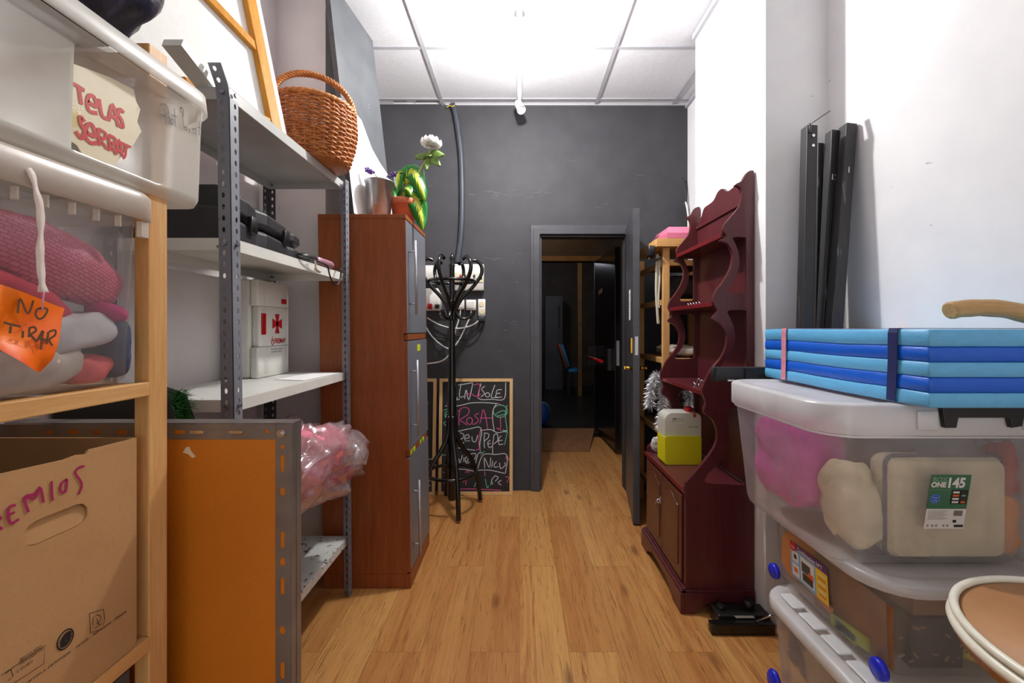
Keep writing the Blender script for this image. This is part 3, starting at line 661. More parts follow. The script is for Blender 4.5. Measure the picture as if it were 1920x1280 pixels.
cw = [[(270,165),(245,235),(255,248),(300,240)],[(280,130),(275,200),(300,205)],[(325,190),(322,212),(345,205)],[(355,80),(345,140),(345,190),(382,182)],[(385,205),(398,130),(420,215),(452,78)],
 [(330,92),(452,72)],[(552,100),(525,125),(548,160),(520,190)],ring(574,172,18,17),[(635,90),(605,190),(655,188)],[(692,128),(655,133),(648,160),(680,158),(650,162),(642,192),(692,190)],
 [(520,78),(500,200),(610,208),(712,204),(724,70)],[(225,262),(330,262),(440,238),(560,236),(655,244)],[(648,245),(620,300),(618,380),(632,470)],
 [(350,480),(382,495),(372,525),(340,540),(365,570),(385,555)],[(385,530),(425,520),(415,495),(392,510),(395,545),(432,545)],[(448,510),(455,548),(480,550),(495,500)],
 [(330,470),(430,448),(522,444),(508,598)],[(335,602),(400,612),(475,622)],[(520,462),(600,455),(660,480),(735,462)],
 [(552,480),(548,540),(552,605)],[(548,482),(585,490),(582,520),(552,545)],[(600,540),(578,560),(590,600),(612,590)],[(578,570),(604,566)],[(630,495),(618,580),(620,650)],[(628,498),(655,490),(660,540),(628,570)],[(690,505),(668,530),(672,575),(705,570)],[(668,545),(700,540)],
 [(555,765),(552,682),(592,760),(604,680)],[(620,705),(612,758)],[(652,712),(632,735),(638,758),(665,752)],[(675,722),(684,768),(722,742),(716,720)],
 [(495,778),(540,660),(640,656),(735,660),(724,805)],[(490,782),(600,782),(718,808)],[(240,700),(255,718),(275,690)],[(262,735),(250,760)],
 [(345,690),(352,725),(372,660)],[(385,680),(384,715)],[(395,712),(418,705),(410,672),(396,690),(405,725),(430,715)],[(440,650),(438,710)],[(440,652),(480,648),(475,690),(440,700),(478,722)],[(478,735),(500,650),(530,640)],
 [(330,772),(400,776),(470,790)],[(220,870),(240,905),(262,900),(272,860)],[(300,850),(320,895),(345,840)],[(640,825),(612,860),(620,895)],[(640,826),(665,840),(640,870)],[(690,860),(665,880),(690,900)],[(240,480),(268,500),(240,470)]]
cp_ = [[(342,420),(340,360),(347,300)],[(330,310),(375,275),(418,285),(415,330),(352,375),(385,400),(405,418)],ring(428,385,24,28),[(505,322),(470,340),(500,375),(480,405),(452,412)],[(512,405),(525,350),(540,292),(560,350),(578,455)],[(520,362),(615,360)],
 [(460,92),(510,88),(495,205)],[(400,180),(430,160),(480,185),(520,165)],[(520,450),(505,530),(512,612)],[(480,620),(520,612)],[(680,350),(682,445),(650,440),(690,462)],[(725,690),(735,668),(755,705)],[(215,800),(260,790)],[(395,800),(430,780),(420,805)],[(555,788),(557,828)],[(380,880),(405,850),(400,900)],[(735,880),(752,838),(725,835)],[(250,935),(450,930),(690,942)],[(655,240),(700,260)]]
cg = [[(212,300),(240,290),(268,310),(225,345),(255,380),(215,400),(250,430),(270,395),(240,360),(225,320),(262,300)],[(235,440),(262,470),(240,500),(275,495)],[(240,490),(215,600),(205,655),(250,660)],ring(680,305,58,50,0,390,16),[(640,330),(700,300),(730,325),(650,345)],[(735,255),(722,340),(735,470),(700,458),(740,470)],[(740,470),(715,580)],[(530,480),(515,560),(518,632)],[(552,630),(520,660)],[(470,915),(500,850),(492,915)],[(560,850),(575,920),(590,905)],[(605,900),(608,870)]]
chalkboard(-.622, -.052, 3.255, 3.32, .88, 'chalkboard in pale wood frame covered in chalked names, beside the doorway', [cw, cp_, cg])
cw2 = [[(600,560),(640,520),(660,620)],[(610,600),(660,580)],[(680,560),(690,610),(700,570)],[(600,700),(760,690)],[(650,720),(720,740),(640,800)],[(700,830),(720,880),(730,820),(745,870)],[(600,930),(740,900)],[(640,200),(700,240),(660,300)]]
chalkboard(-1.10, -.645, 3.25, 3.318, .88, 'mostly hidden chalkboard between the tall cabinet and the other chalkboard', [cw2, [], []])

# ================================================================== COAT STAND
cx, cy = -.475, 3.0
g = thing('coat_stand', 'black bentwood coat stand with curled hooks before the chalkboards', 'coat stand', (cx,cy,0))
part('pole', 'black_lacquer', g, lambda q: q.lathe([(.030,.07),(.032,.1),(.032,.6),(.033,.85),(.027,.87),(.028,.92),(.022,1.3),(.019,1.70),(.024,1.715),(.010,1.735),(.019,1.76),(.014,1.785),(.003,1.80)], (cx,cy,0), 14))
for a in (-70, 33, 110, 213):
    d = Vector((math.cos(math.radians(a)), math.sin(math.radians(a)), 0)); c = Vector((cx,cy,0))
    part('leg', 'black_lacquer', g, lambda q: q.tube(smooth([c+d*.026+Z3*.66, c+d*.034+Z3*.52, c+d*.085+Z3*.42, c+d*.15+Z3*.33, c+d*.195+Z3*.22, c+d*.215+Z3*.10, c+d*.225+Z3*.017], 6), .0165, 10))
part('foot_ring', 'black_lacquer', g, lambda q: q.tube([Vector((cx+.172*math.cos(2*PI*k/36), cy+.172*math.sin(2*PI*k/36), .262)) for k in range(36)], .012, 8, True))
part('umbrella_ring', 'black_lacquer', g, lambda q: q.tube([Vector((cx+.155*math.cos(2*PI*k/36), cy+.155*math.sin(2*PI*k/36), 1.605)) for k in range(36)], .011, 8, True))
for k in range(6):
    a = math.radians(15+60*k); d = Vector((math.cos(a), math.sin(a), 0)); c = Vector((cx,cy,0))
    part('hook', 'black_lacquer', g, lambda q: q.tube(smooth([c+d*.018+Z3*1.33, c+d*.03+Z3*1.41, c+d*.075+Z3*1.49, c+d*.15+Z3*1.57, c+d*.207+Z3*1.655, c+d*.208+Z3*1.72, c+d*.17+Z3*1.756, c+d*.13+Z3*1.745], 6), .0135, 8))
    if k % 2 == 0:
        part('lower_hook', 'black_lacquer', g, lambda q: q.tube(smooth([c+d*.018+Z3*1.47, c+d*.024+Z3*1.40, c+d*.06+Z3*1.345, c+d*.11+Z3*1.345, c+d*.145+Z3*1.375, c+d*.15+Z3*1.40], 6), .012, 8))

# ================================================================== METAL SHELVING (left wall)
SX0, SX1, SY0, SY1 = -1.205, -.815, 1.24, 2.052
g = thing('metal_shelving', 'grey slotted-angle metal shelving with five white shelves on the left wall', 'shelving unit', (-1.01,1.65,0))
def post(x, y, sx, sy, top, m, lean, ztear=None):
    """L-profile upright with punched holes; corner at (x,y), flanges run inward (sx, sy)"""
    w, t, pitch = .038, .0022, .0335
    def bld(q):
        n = int(top/pitch); 
        for ax in (0, 1):
            U = X3*sx if ax == 0 else Y3*sy; Nn = (Y3*sy if ax == 0 else X3*sx)
            n_ax = n if ax == 0 else (int(1.975/pitch) if ztear else n)
            for k in range(n_ax):
                z = k*pitch; hole = oval(.023, z+pitch*.5, .0052, .0085, 8)
                q.plate([(0,z),(w,z),(w,z+pitch),(0,z+pitch)], [hole], (x,y,0), U, Z3, Nn, t)
        for v in q.bm.verts:
            f = v.co.z/2.0
            v.co.x += lean[0]*f + (-.32*max(0, v.co.z-1.965) if ztear else 0)
            v.co.y += lean[1]*f
        bmesh.ops.remove_doubles(q.bm, verts=q.bm.verts[:], dist=.0002)
    part('upright', m, g, bld)
post(SX1, SY0, -1, 1, 2.045, 'post_grey', (-.028,0), True)
post(SX1+.010, SY1, -1, -1, 1.99, 'post_grey', (-.016,0))
post(SX0, SY0, 1, 1, 1.99, 'post_dark', (-.006,0))
post(SX0, SY1, 1, -1, 1.99, 'post_dark', (-.006,0))
SH = ((1.975,'shelf_grey'), (1.535,'shelf_white'), (1.062,'shelf_white'), (.602,'shelf_grey'), (.276,'shelf_rusty'))
for z, m in SH:
    dx = -.027*z/2
    def bld(q):
        x0, x1, y0, y1, h = SX0+.004, SX1-.004+dx, SY0+.004, SY1-.004, .036
        q.box(x0,x1,y0,y1,z-.002,z)
        q.box(x1-.0015,x1,y0,y1,z-h,z-.002); q.box(x0,x0+.0015,y0,y1,z-h,z-.002)
        q.box(x0,x1,y0,y0+.0015,z-h,z-.002); q.box(x0,x1,y1-.0015,y1,z-h,z-.002)
        q.box(x1-.014,x1-.0015,y0,y1,z-h,z-h+.0015)
    sh = part('shelf', m, g, bld, .0012)
    for by, s_ in ((SY0,-1), (SY1-.004,1)):
        for bx in (SX1-.02+dx, SX0+.02):
            part('bolt', 'zinc', sh, lambda q: q.tube([(bx,by-.0015 if s_ < 0 else by+.002,z-.018),(bx,by-.007 if s_ < 0 else by-.01,z-.018)], .0065, 6))
    part('bolt', 'zinc', sh, lambda q: q.tube([(SX1+.0015+dx,SY0+.02,z-.018),(SX1+.007+dx,SY0+.02,z-.018)], .0065, 6))
    part('bolt', 'zinc', sh, lambda q: q.tube([(SX1+.0005+dx,SY1-.02,z-.018),(SX1+.010+dx,SY1-.02,z-.018)], .0055, 6))

# --- on the shelving
mb = MB(); mb.plate([(1.73,-.99),(1.99,-.97),(1.985,-.835),(1.70,-.86)], [], (0,0,1.0635), Y3, X3, Z3, .0008)
obj('paper_sheet', mb, 'paper', None, 'white paper sheet lying on the middle shelf before the first aid cabinet', 'paper')
g = thing('first_aid_cabinet', 'white first aid cabinet with red cross standing on the middle shelf', 'first aid cabinet', (-1.14,1.87,1.063))
FX = -1.082; FY0, FY1, FZ0, FZ1 = 1.765, 2.005, 1.0635, 1.475
def fa(q):
    q.rbox(-1.22,FX-.035,FY0,FY1,FZ0,FZ1,.014); q.mi = 0
part('cabinet_body', 'first_aid_white', g, fa)
def fd(q):
    for z0, z1, d in ((FZ0,FZ0+.13,0), (FZ0+.1305,FZ1-.1105,.012), (FZ1-.11,FZ1,0)):
        q.rbox(FX-.0345,FX,FY0+d,FY1,z0,z1,.010)
    # raised rim line
    ln = [(FX,y,z) for y, z in ((FY0+.045,FZ0+.02),(FY1-.012,FZ0+.02),(FY1-.012,FZ1-.03),(FY0+.045,FZ1-.03))]
    q.tube(ln, .0018, 6, True)
    P = lambda y, z: (FX+.0012, y, z)
    q.mi = 1
    q.plate([(FY1-.068,FZ1-.092),(FY1-.026,FZ1-.092),(FY1-.026,FZ1-.07),(FY1-.068,FZ1-.07)], [], (FX+.0005,0,0), Y3, Z3, X3, .0008)
    c = (1.905, 1.292); s = .043; w = .026
    for a in range(4):
        ca, sa = math.cos(a*PI/2), math.sin(a*PI/2)
        pts = [(0-.006,0),(0+.006,0),(w*.5+.004,s),(-w*.5-.004,s)]
        if a % 2: pts = [(p[0]*1.3, p[1]*.86) for p in pts]
        q.plate([(c[0]+p[0]*ca-p[1]*sa, c[1]+p[0]*sa+p[1]*ca) for p in pts], [], (FX+.0005,0,0), Y3, Z3, X3, .0008)
    q.text('FREMAP', .032, (FX+.0015,1.882,1.205), Y3, Z3, .78, bold=.0006)
    dm = smooth([(FX+.001,1.866,1.225),(FX+.001,1.857,1.212),(FX+.001,1.868,1.198),(FX+.001,1.878,1.212),(FX+.001,1.870,1.222)], 3)
    q.stroke(dm, X3, .0035); q.stroke([(FX+.001,1.868,1.212),(FX+.001,1.868,1.236)], X3, .003)
    q.mi = 2
    q.text('Mutua colaboradora con la seguridad', .0095, (FX+.001,1.858,1.178), Y3, Z3, .62)
    q.text('Social prevencion de accidentes', .0095, (FX+.001,1.858,1.166), Y3, Z3, .66)
part('cabinet_door', ['first_aid_white','ink_red','ink_black'], g, fd)
part('latch', 'red_plastic', g, lambda q: q.rbox(FX-.001,FX+.006,FY0+.022,FY0+.05,1.245,1.335,.003), .003, label='red latch')
# black moulded case and dark bag on the second shelf
g = thing('hard_case', 'long black moulded plastic case sloping along the second shelf', 'case', (-1.0,1.55,1.536))
def shell(zo, flip):
    def b(q):
        L = []
        prof = [(1.29,.060,.170),(1.30,.075,.172),(1.40,.075,.160),(1.46,.066,.150),(1.50,.078,.146),(1.62,.078,.128),(1.66,.066,.120),(1.69,.074,.116),(1.745,.070,.108),(1.755,.055,.105)]
        for y, hw, top in prof:
            z0 = 1.5375 if not flip else 1.5375+top*.52+.002; z1 = 1.5375+top*.52-.002 if not flip else 1.5375+top
            x = -.985
            L.append([Vector((x-hw*1.2,y,z0+.012)),Vector((x-hw,y,z0)),Vector((x+hw,y,z0)),Vector((x+hw*1.25,y,z0+.012)),Vector((x+hw*1.25,y,z1-.012)),Vector((x+hw,y,z1)),Vector((x-hw,y,z1)),Vector((x-hw*1.2,y,z1-.012))])
        q.loft(L, smooth=False)
    return b
part('lower_shell', 'black_plastic', g, shell(0, False), .006); part('upper_shell', 'black_plastic', g, shell(0, True), .006)
for y in (1.40, 1.60): part('latch', 'black_metal', g, lambda q: q.rbox(-.895,-.878,y,y+.035,1.585,1.64,.004))
g = thing('equipment_bag', 'low black bag pushed behind the front post on the second shelf', 'bag', (-1.0,1.27,1.536))
part('bag_body', 'black_void', g, lambda q: q.blob((-1.145,1.40,1.60),(.05,.14,.062),4,.18,4,3,zmin=1.5365))
part('bag_flap', 'black_plastic', g, lambda q: q.loft([[Vector((-1.08,y,1.538)),Vector((-.86,y,1.538)),Vector((-.845,y,1.57+h)),Vector((-.875,y,1.60+h)),Vector((-1.08,y,1.62+h))] for y, h in ((1.252,.02),(1.258,.03),(1.275,.03),(1.281,.02))], smooth=False))
g = thing('heat_tool', 'small pink and black handheld tool lying at the far end of the second shelf', 'tool', (-.86,1.85,1.536))
part('handle', 'black_plastic', g, lambda q: q.tube([(-.858,1.66,1.552),(-.853,1.70,1.556),(-.85,1.77,1.556),(-.85,1.775,1.556)], [.012,.016,.015,.011], 12))
part('barrel', 'pink_metal', g, lambda q: q.tube([(-.85,1.776,1.556),(-.848,1.79,1.556),(-.843,1.90,1.554),(-.842,1.915,1.554)], [.012,.0165,.0165,.012], 12), label='pink metal barrel')
part('cord', 'cable_black', g, lambda q: q.tube(smooth([(-.858,1.658,1.552),(-.84,1.62,1.546),(-.824,1.66,1.541),(-.815,1.73,1.541),(-.812,1.80,1.535),(-.812,1.825,1.50),(-.813,1.86,1.47),(-.81,1.90,1.465),(-.81,1.93,1.50),(-.812,1.935,1.541),(-.84,1.95,1.5395)], 6), .0035, 6))
mb = MB(); mb.tube(smooth([(-.83,1.70,1.5405),(-.818,1.70,1.5405),(-.8155,1.705,1.53),(-.815,1.71,1.505)],4), .004, 6); mb.tube([(-.8145,1.705,1.508),(-.8145,1.74,1.503)], .007, 6)
obj('cable_tie', mb, 'tape_pale', None, 'pale tape tab hooked over the edge of the second shelf', 'tape')
# clear bag with pink things on the fourth shelf
g = thing('plastic_bag', 'clear plastic bag stuffed with pink things hanging over the fourth shelf', 'bag', (-.9,1.72,.603))
part('pink_contents', 'bag_pink', g, lambda q: q.blob((-.895,1.68,.735),(.155,.24,.13),2.6,.30,3.2,5,zmin=.606))
part('red_contents', 'bag_red', g, lambda q: q.blob((-.80,1.80,.70),(.095,.11,.09),2.6,.3,5,9,zmin=.608))
def film(q):
    q.blob((-.885,1.69,.735),(.178,.262,.145),2.5,.30,4.5,5,40,zmin=.6045)
    for v in q.bm.verts:
        w = max(0, v.co.x+.80)/.09; w *= max(0, 1-abs(v.co.y-1.80)/.22)
        v.co += Vector((.055*w, .04*w, -.01*w+.012*noise.noise(v.co*26)))
part('film', 'bag_film', g, film)
part('film_tail', 'bag_film', g, lambda q: q.loft([[Vector((-.70,1.70,.80)),Vector((-.70,1.80,.84)),Vector((-.712,1.90,.80)),Vector((-.712,1.90,.79)),Vector((-.71,1.78,.70)),Vector((-.71,1.70,.72))],[Vector((-.642,1.765,.735)),Vector((-.64,1.79,.75)),Vector((-.64,1.82,.745)),Vector((-.641,1.82,.74)),Vector((-.643,1.79,.70)),Vector((-.645,1.765,.715))]]))

# --- on the top shelf: wicker basket, canvases, plank
bc = Vector((-.89,1.85,1.976))
g = thing('wicker_basket', 'brown wicker basket with arched handle overhanging the top metal shelf', 'basket', bc)
prof = lambda t: .138+.032*math.sin(min(1,t*1.15)*PI*.62)-.012*max(0,t-.7)
def weave(q):
    n, rows, h = 112, 24, .228; sk = 28
    for i in range(rows):
        t = (i+.5)/rows; r = prof(t)
        q.tube([bc+Vector(((r+.0052*math.cos(sk*PI*2*k/n*.5+i*PI))*math.cos(2*PI*k/n), (r+.0052*math.cos(sk*PI*2*k/n*.5+i*PI))*math.sin(2*PI*k/n), .008+h*t+.0015*math.sin(5*2*PI*k/n+i))) for k in range(n)], .0052, 6, True)
part('woven_wall', 'wicker', g, weave)
def stakes(q):
    for k in range(28):
        a = 2*PI*k/28; q.tube([bc+Vector((prof(t)*math.cos(a), prof(t)*math.sin(a), .004+.232*t)) for t in (0,.2,.4,.6,.8,1)], .0042, 6)
part('stakes', 'wicker_light', g, stakes)
part('base', 'wicker', g, lambda q: q.lathe([(.02,.002),(.138,.002),(.140,.012),(.02,.012)], bc, 32))
def brim(q):
    r = prof(1)
    for j in range(3): q.tube([bc+Vector(((r+.006*math.cos(14*2*PI*k/72+j*2.1))*math.cos(2*PI*k/72), (r+.006*math.cos(14*2*PI*k/72+j*2.1))*math.sin(2*PI*k/72), .238+.006*math.sin(14*2*PI*k/72+j*2.1))) for k in range(72)], .0068, 7, True)
part('rim', 'wicker_light', g, brim)
def hndl(q):
    r = prof(1)-.002; A = math.radians(28); d = Vector((math.cos(A), math.sin(A), 0))
    for j in range(4):
        pts = []
        for k in range(41):
            a = PI*k/40; b = 9*2*PI*k/40+j*PI/2
            c = bc+d*(-r*math.cos(a))+Z3*(.228+.165*abs(math.sin(a))**.8)
            pts.append(c+Vector((-d.y,d.x,0))*.0085*math.cos(b)+(d*math.cos(a)*-1+Z3*math.sin(a))*.0085*math.sin(b))
        q.tube(pts, .0068, 7)
part('handle', 'wicker_light', g, hndl)
# white canvas seen from the back, leaning
cz = lambda z, y=0: -.868-.20*(z-1.98)
def slab(q, y0, y1, z0, z1, off, t, skew=0):
    P = lambda y, z, o: Vector((cz(z)+o-.42*(1.53-y), y, z))
    a = [P(y0,z0,off), P(y1,z0,off), P(y1,z1,off), P(y0,z1+skew,off)]
    q.loft([a, [p+X3*t for p in a]], smooth=False)
g = thing('canvas', 'large white canvas with ochre stretcher bars leaning on the top shelf', 'canvas', (-.9,1.42,1.98))
part('cloth', 'canvas_white', g, lambda q: slab(q, 1.04,1.548,1.985,2.80,-.022,.004))
part('stretcher_bar', 'stretcher_ochre', g, lambda q: slab(q, 1.512,1.548,1.978,2.80,-.0175,.020), .002)
part('stretcher_bar', 'stretcher_ochre', g, lambda q: slab(q, 1.26,1.511,1.978,2.015,-.0175,.018), .002)
def brace(q):
    a = [Vector((cz(z)-.0175-.42*(1.53-y), y, z)) for y, z in ((1.511,2.255),(1.511,2.290),(1.06,2.54),(1.06,2.505))]
    q.loft([a, [p+X3*.018 for p in a]], smooth=False)
part('cross_bar', 'stretcher_ochre', g, brace, .002)
g = thing('painted_canvas', 'canvas with a pale pink edge standing behind the white canvas', 'canvas', (-.93,1.42,1.98))
part('cloth', 'canvas_pink', g, lambda q: slab(q, 1.24,1.60,1.982,2.82,-.055,.024))
mb = MB(); T = R(-20,'X',(-.92,1.27,1.978))
mb.box(-.955,-.902,1.13,1.268,1.978,2.000,T); obj('white_plank', mb, 'shelf_white', None, 'worn white plank slanting on the near end of the top shelf', 'plank')

# ================================================================== TALL CABINET
CX0, CX1, CY0, CY1, CZ = -.958, -.53, 2.085, 2.52, 1.83
g = thing('tall_cabinet', 'tall narrow reddish wood cabinet with three grey doors', 'cabinet', ((CX0+CX1)/2,(CY0+CY1)/2,0))
LE = Matrix.Shear('XY', 4, (0, 0)); LE[0][2] = -.0155     # it leans a touch towards the wall
def lp(name, m, fn, bev=.0015, parent=None, label=None):
    q = MB(); fn(q); q.xf(LE); return obj(name, q, m, parent or g, label=label, bevel=bev)
lp('side_panel', 'veneer', lambda q: q.box(CX0,CX1-.018,CY0,CY0+.018,.072,CZ-.0225))
lp('side_panel', 'veneer', lambda q: q.box(CX0,CX1-.018,CY1-.018,CY1,.072,CZ-.0225))
lp('back_panel', 'veneer', lambda q: q.box(CX0,CX0+.006,CY0+.0185,CY1-.0185,.072,CZ-.0225))
lp('top_panel', 'veneer', lambda q: q.box(CX0,CX1+.002,CY0-.001,CY1+.001,CZ-.022,CZ))
lp('plinth', 'veneer', lambda q: q.box(CX0,CX1-.001,CY0,CY1,.0005,.0715))
lp('cross_rail', 'veneer', lambda q: q.box(CX1-.02,CX1-.001,CY0+.0185,CY1-.0185,1.213,1.243))
rl = lp('cross_rail', 'veneer', lambda q: q.box(CX1-.02,CX1-.001,CY0+.0185,CY1-.0185,.638,.668))
def tape(q):
    for y0, y1 in ((CY0+.03,CY0+.13), (CY0+.23,CY0+.33)): q.box(CX1-.0009,CX1+.0003,y0,y1,.642,.664)
    q.mi = 1
    for y0 in (CY0+.06, CY0+.26): q.box(CX1+.0003,CX1+.0006,y0,y0+.025,.642,.664)
lp('warning_tape', ['yellow_sticker','leaf_green'], tape, 0, rl, 'yellow and green tape')
for k, (z0, z1, h0, h1) in enumerate(((1.247,1.805,1.34,1.71), (.672,1.209,.735,1.113), (.080,.634,.14,.514))):
    d = lp('door', 'door_grey', lambda q: q.box(CX1-.018,CX1,CY0+.004,CY1-.004,z0,z1))
    for ya, yb in ((CY0+.0006,CY0+.0038),(CY1-.0038,CY1-.0006)): lp('door_edging', 'veneer', lambda q: q.box(CX1-.018,CX1+.0006,ya,yb,z0,z1), 0, d, 'reddish wood edging')
    def hd(q):
        y = CY0+.05
        q.tube([(CX1+.036,y,h0),(CX1+.036,y,h1)], .0062, 10)
        for z in (h0+.055, h1-.055): q.tube([(CX1+.0005,y,z),(CX1+.034,y,z)], .0042, 8)
    lp('handle', 'handle_steel', hd, 0, d, 'steel bar handle')
    if k == 1: lp('sticker', 'yellow_sticker', lambda q: q.box(CX1+.0003,CX1+.0009,CY0+.20,CY0+.27,1.15,1.185), 0, d, 'yellow-green square sticker')
# --- on top of the cabinet
tx = lambda x: x-.0155*CZ
c = Vector((-.722,2.20,CZ+.0005))
g = thing('metal_bucket', 'small galvanised metal bucket on the reddish cabinet', 'bucket', c)
part('bucket_wall', 'galvanised', g, lambda q: q.lathe([(.050,0),(.0535,.002),(.071,.188),(.075,.19),(.075,.196),(.069,.196),(.05,.01),(.0,.01)], c, 32, cap1=False))
part('seam_ridge', 'galvanised', g, lambda q: q.lathe([(.0546,.012),(.0556,.015),(.0552,.018)], c, 32, cap0=False, cap1=False))
g = thing('lavender', 'purple lavender sprigs poking out of the metal bucket', 'flowers', c+Z3*.19)
for tip, mid in ((Vector((-.055,-.02,.062)),Vector((-.02,0,.04))), (Vector((.075,.02,.055)),Vector((.03,.01,.03)))):
    b = c+Z3*.12; p = [b, c+Z3*.19+mid*.3, c+Z3*.19+mid, c+Z3*.19+tip]
    part('stem', 'stem_green', g, lambda q: q.tube(smooth(p,5), .0025, 6))
    def fl(q):
        rnd = random.Random(4)
        for k in range(26):
            t = .35+.75*k/26; pp = c+Z3*.19+mid.lerp(tip, t); q.blob(pp+Vector([rnd.uniform(-.009,.009) for _ in range(3)]), (.006,.006,.006), n=6)
    part('blossom', 'lavender', g, fl)
part('foliage', 'leaf_green', g, lambda q: [q.tube([c+Z3*.14, c+Z3*.19+Vector((.02*math.cos(a),.02*math.sin(a),.03+.008*(a%2)))], [.004,.001], 5) for a in range(9)])
c = Vector((-.615,2.27,CZ+.0005))
g = thing('potted_plant', 'terracotta pot with big variegated leaves on the cabinet corner', 'potted plant', c)
pt = part('pot', 'terracotta', g, lambda q: q.lathe([(.048,0),(.052,.002),(.064,.088),(.071,.089),(.074,.092),(.075,.118),(.072,.121),(.067,.119),(.062,.09),(.0,.088)], c, 32, cap1=False))
T = Matrix.Translation(c) @ Matrix.Rotation(math.radians(-68),4,'Z')
part('price_tag', 'paper', pt, lambda q: q.box(.0535,.0545,-.012,.012,.012,.045,T), label='white tag')
part('soil', 'soil', g, lambda q: q.lathe([(.002,.1),(.04,.103),(.066,.1)], c, 20, cap0=False, cap1=False))
def leaf(q, base, mid, tip, w, Nn, curl=.008, n=14, m=8):
    ax = smooth([base, mid, tip], n//2); rows = []
    for i, p in enumerate(ax):
        t = i/(len(ax)-1); hw = w*math.sin(PI*min(1,t*.93+.07)**.75)**.8 if 0 < t < 1 else w*.02
        tn = (ax[min(i+1,len(ax)-1)]-ax[max(i-1,0)]).normalized(); sd = tn.cross(Nn).normalized(); nn = sd.cross(tn)
        rows.append([(q.v(p+sd*hw*(2*j/m-1)-nn*(curl*(2*j/m-1)**2+.004*math.sin(9*t+j))), (j/m, t)) for j in range(m+1)])
    for a, b in zip(rows, rows[1:]):
        for j in range(m):
            f = q.f((a[j][0],a[j+1][0],b[j+1][0],b[j][0]), True)
            if f:
                for l, uv in zip(f.loops, (a[j][1],a[j+1][1],b[j+1][1],b[j][1])): l[q.uv].uv = uv
def addleaf(base, mid, tip, w, Nn, m='leaf_variegated'):
    q = MB(); leaf(q, c+Vector(base), c+Vector(mid), c+Vector(tip), w, Vector(Nn)); o = obj('leaf', q, m, g)
    md = o.modifiers.new('thickness', 'SOLIDIFY'); md.thickness = .0012
    return o
addleaf((.01,0,.21),(.06,-.02,.265),(.125,-.05,.10), .058, (.25,-.9,.35))
addleaf((.03,-.02,.17),(.085,-.04,.09),(.115,-.05,-.05), .052, (.3,-.9,.2))
addleaf((-.005,.0,.20),(-.025,-.01,.27),(-.03,-.03,.14), .042, (-.3,-.9,.3))
addleaf((.0,-.02,.13),(.03,-.06,.17),(.06,-.08,.12), .034, (.1,-.8,.6))
addleaf((-.02,.02,.13),(-.045,-.03,.17),(-.03,-.055,.10), .02, (-.3,-.9,.3), 'leaf_bright')
for p in (((0,0,.1),(0,0,.16),(.01,0,.21)), ((.01,0,.1),(.02,-.01,.14),(.03,-.02,.17)), ((-.01,0,.1),(-.012,0,.15),(-.005,0,.20)), ((0,.01,.1),(-.02,-.01,.15),(-.04,-.04,.19))):
    part('stalk', 'stem_green', g, lambda q: q.tube(smooth([c+Vector(v) for v in p],4), .0035, 6))
g = thing('white_rose', 'artificial white rose on a bent stem standing in the terracotta pot', 'flower', c+Z3*.105)
rt = Vector((-.470,2.27,2.262)); b0 = c+Vector((-.02,.0,.104))
part('stem', 'stem_green', g, lambda q: q.tube(smooth([b0, b0+Vector((.0,0,.07)), c+Vector((.05,-.01,.21)), c+Vector((.095,-.005,.29)), rt-Z3*.04], 6), [.007]*25, 8))
def rose(q):
    rnd = random.Random(2)
    for ring_, (n, r, tilt, s) in enumerate(((3,.010,80,.030), (5,.022,66,.036), (7,.034,48,.042), (9,.042,26,.044), (9,.044,4,.042))):
        for k in range(n):
            a = 2*PI*k/n+ring_*.7+rnd.uniform(-.15,.15); ti = math.radians(tilt+rnd.uniform(-8,8)); rows = []
            d = Vector((math.cos(a), math.sin(a), 0)); sd = Vector((-d.y, d.x, 0)); up = d*math.cos(ti)+Z3*math.sin(ti); nn = sd.cross(up)
            o = rt+d*r*.35-Z3*.012
            for i in range(6):
                t = i/5; hw = s*.62*math.sin(PI*(t*.72+.2)); rows.append([q.v(o+up*s*t+sd*hw*(j/2-1)*1.0+nn*(.012*(j/2-1)**2-.010*t*t+rnd.uniform(-.0015,.0015))) for j in range(5)])
            for x, y in zip(rows, rows[1:]):
                for j in range(4): q.f((x[j],x[j+1],y[j+1],y[j]), True)
rz = part('petals', 'petal_white', g, rose); rz.modifiers.new('t','SOLIDIFY').thickness = .001
for k, (dx, dz, s) in enumerate(((-.055,-.075,.024), (-.015,-.07,.026), (.045,-.065,.03), (.03,-.105,.026), (-.02,-.115,.02))):
    q = MB(); o = rt+Vector((-.02,0,-.08)); e = rt+Vector((dx,-.012,dz-.012)); leaf(q, o.lerp(e,.25), o.lerp(e,.7)+Z3*.008, e+(e-o).normalized()*.03, s, Vector((.1,-1,.2)), .004, 8, 4)
    o = obj('leaflet', q, 'leaf_green', g); o.modifiers.new('t','SOLIDIFY').thickness = .0012
# leaning grey panel, its lower part white up to a lobed edge
A0, A1, B0, B1 = Vector((-.838,2.10,CZ+.004)), Vector((-.76,2.50,CZ+.004)), Vector((-.968,2.10,3.005)), Vector((-.884,2.50,2.95))
def pp(s, t, o=0):
    p = A0.lerp(A1, s).lerp(B0.lerp(B1, s), t); nn = (A1-A0).cross(B0-A0).normalized(); nn = nn if nn.x > 0 else -nn
    return p+nn*o
g = thing('leaning_panel', 'grey panel, white in its lower part, leaning on the tall cabinet', 'panel', (A0+A1)/2)
part('board', 'panel_paint', g, lambda q: q.loft([[pp(0,0),pp(1,0),pp(1,1),pp(0,1)],[pp(0,0,.026),pp(1,0,.026),pp(1,1,.026),pp(0,1,.026)]], smooth=False))
wl = [(0,0),(1,0),(1,.30),(.8,.33),(.62,.37),(.5,.43),(.42,.47),(.3,.475),(.2,.455),(.12,.46),(.05,.41),(0,.40)]
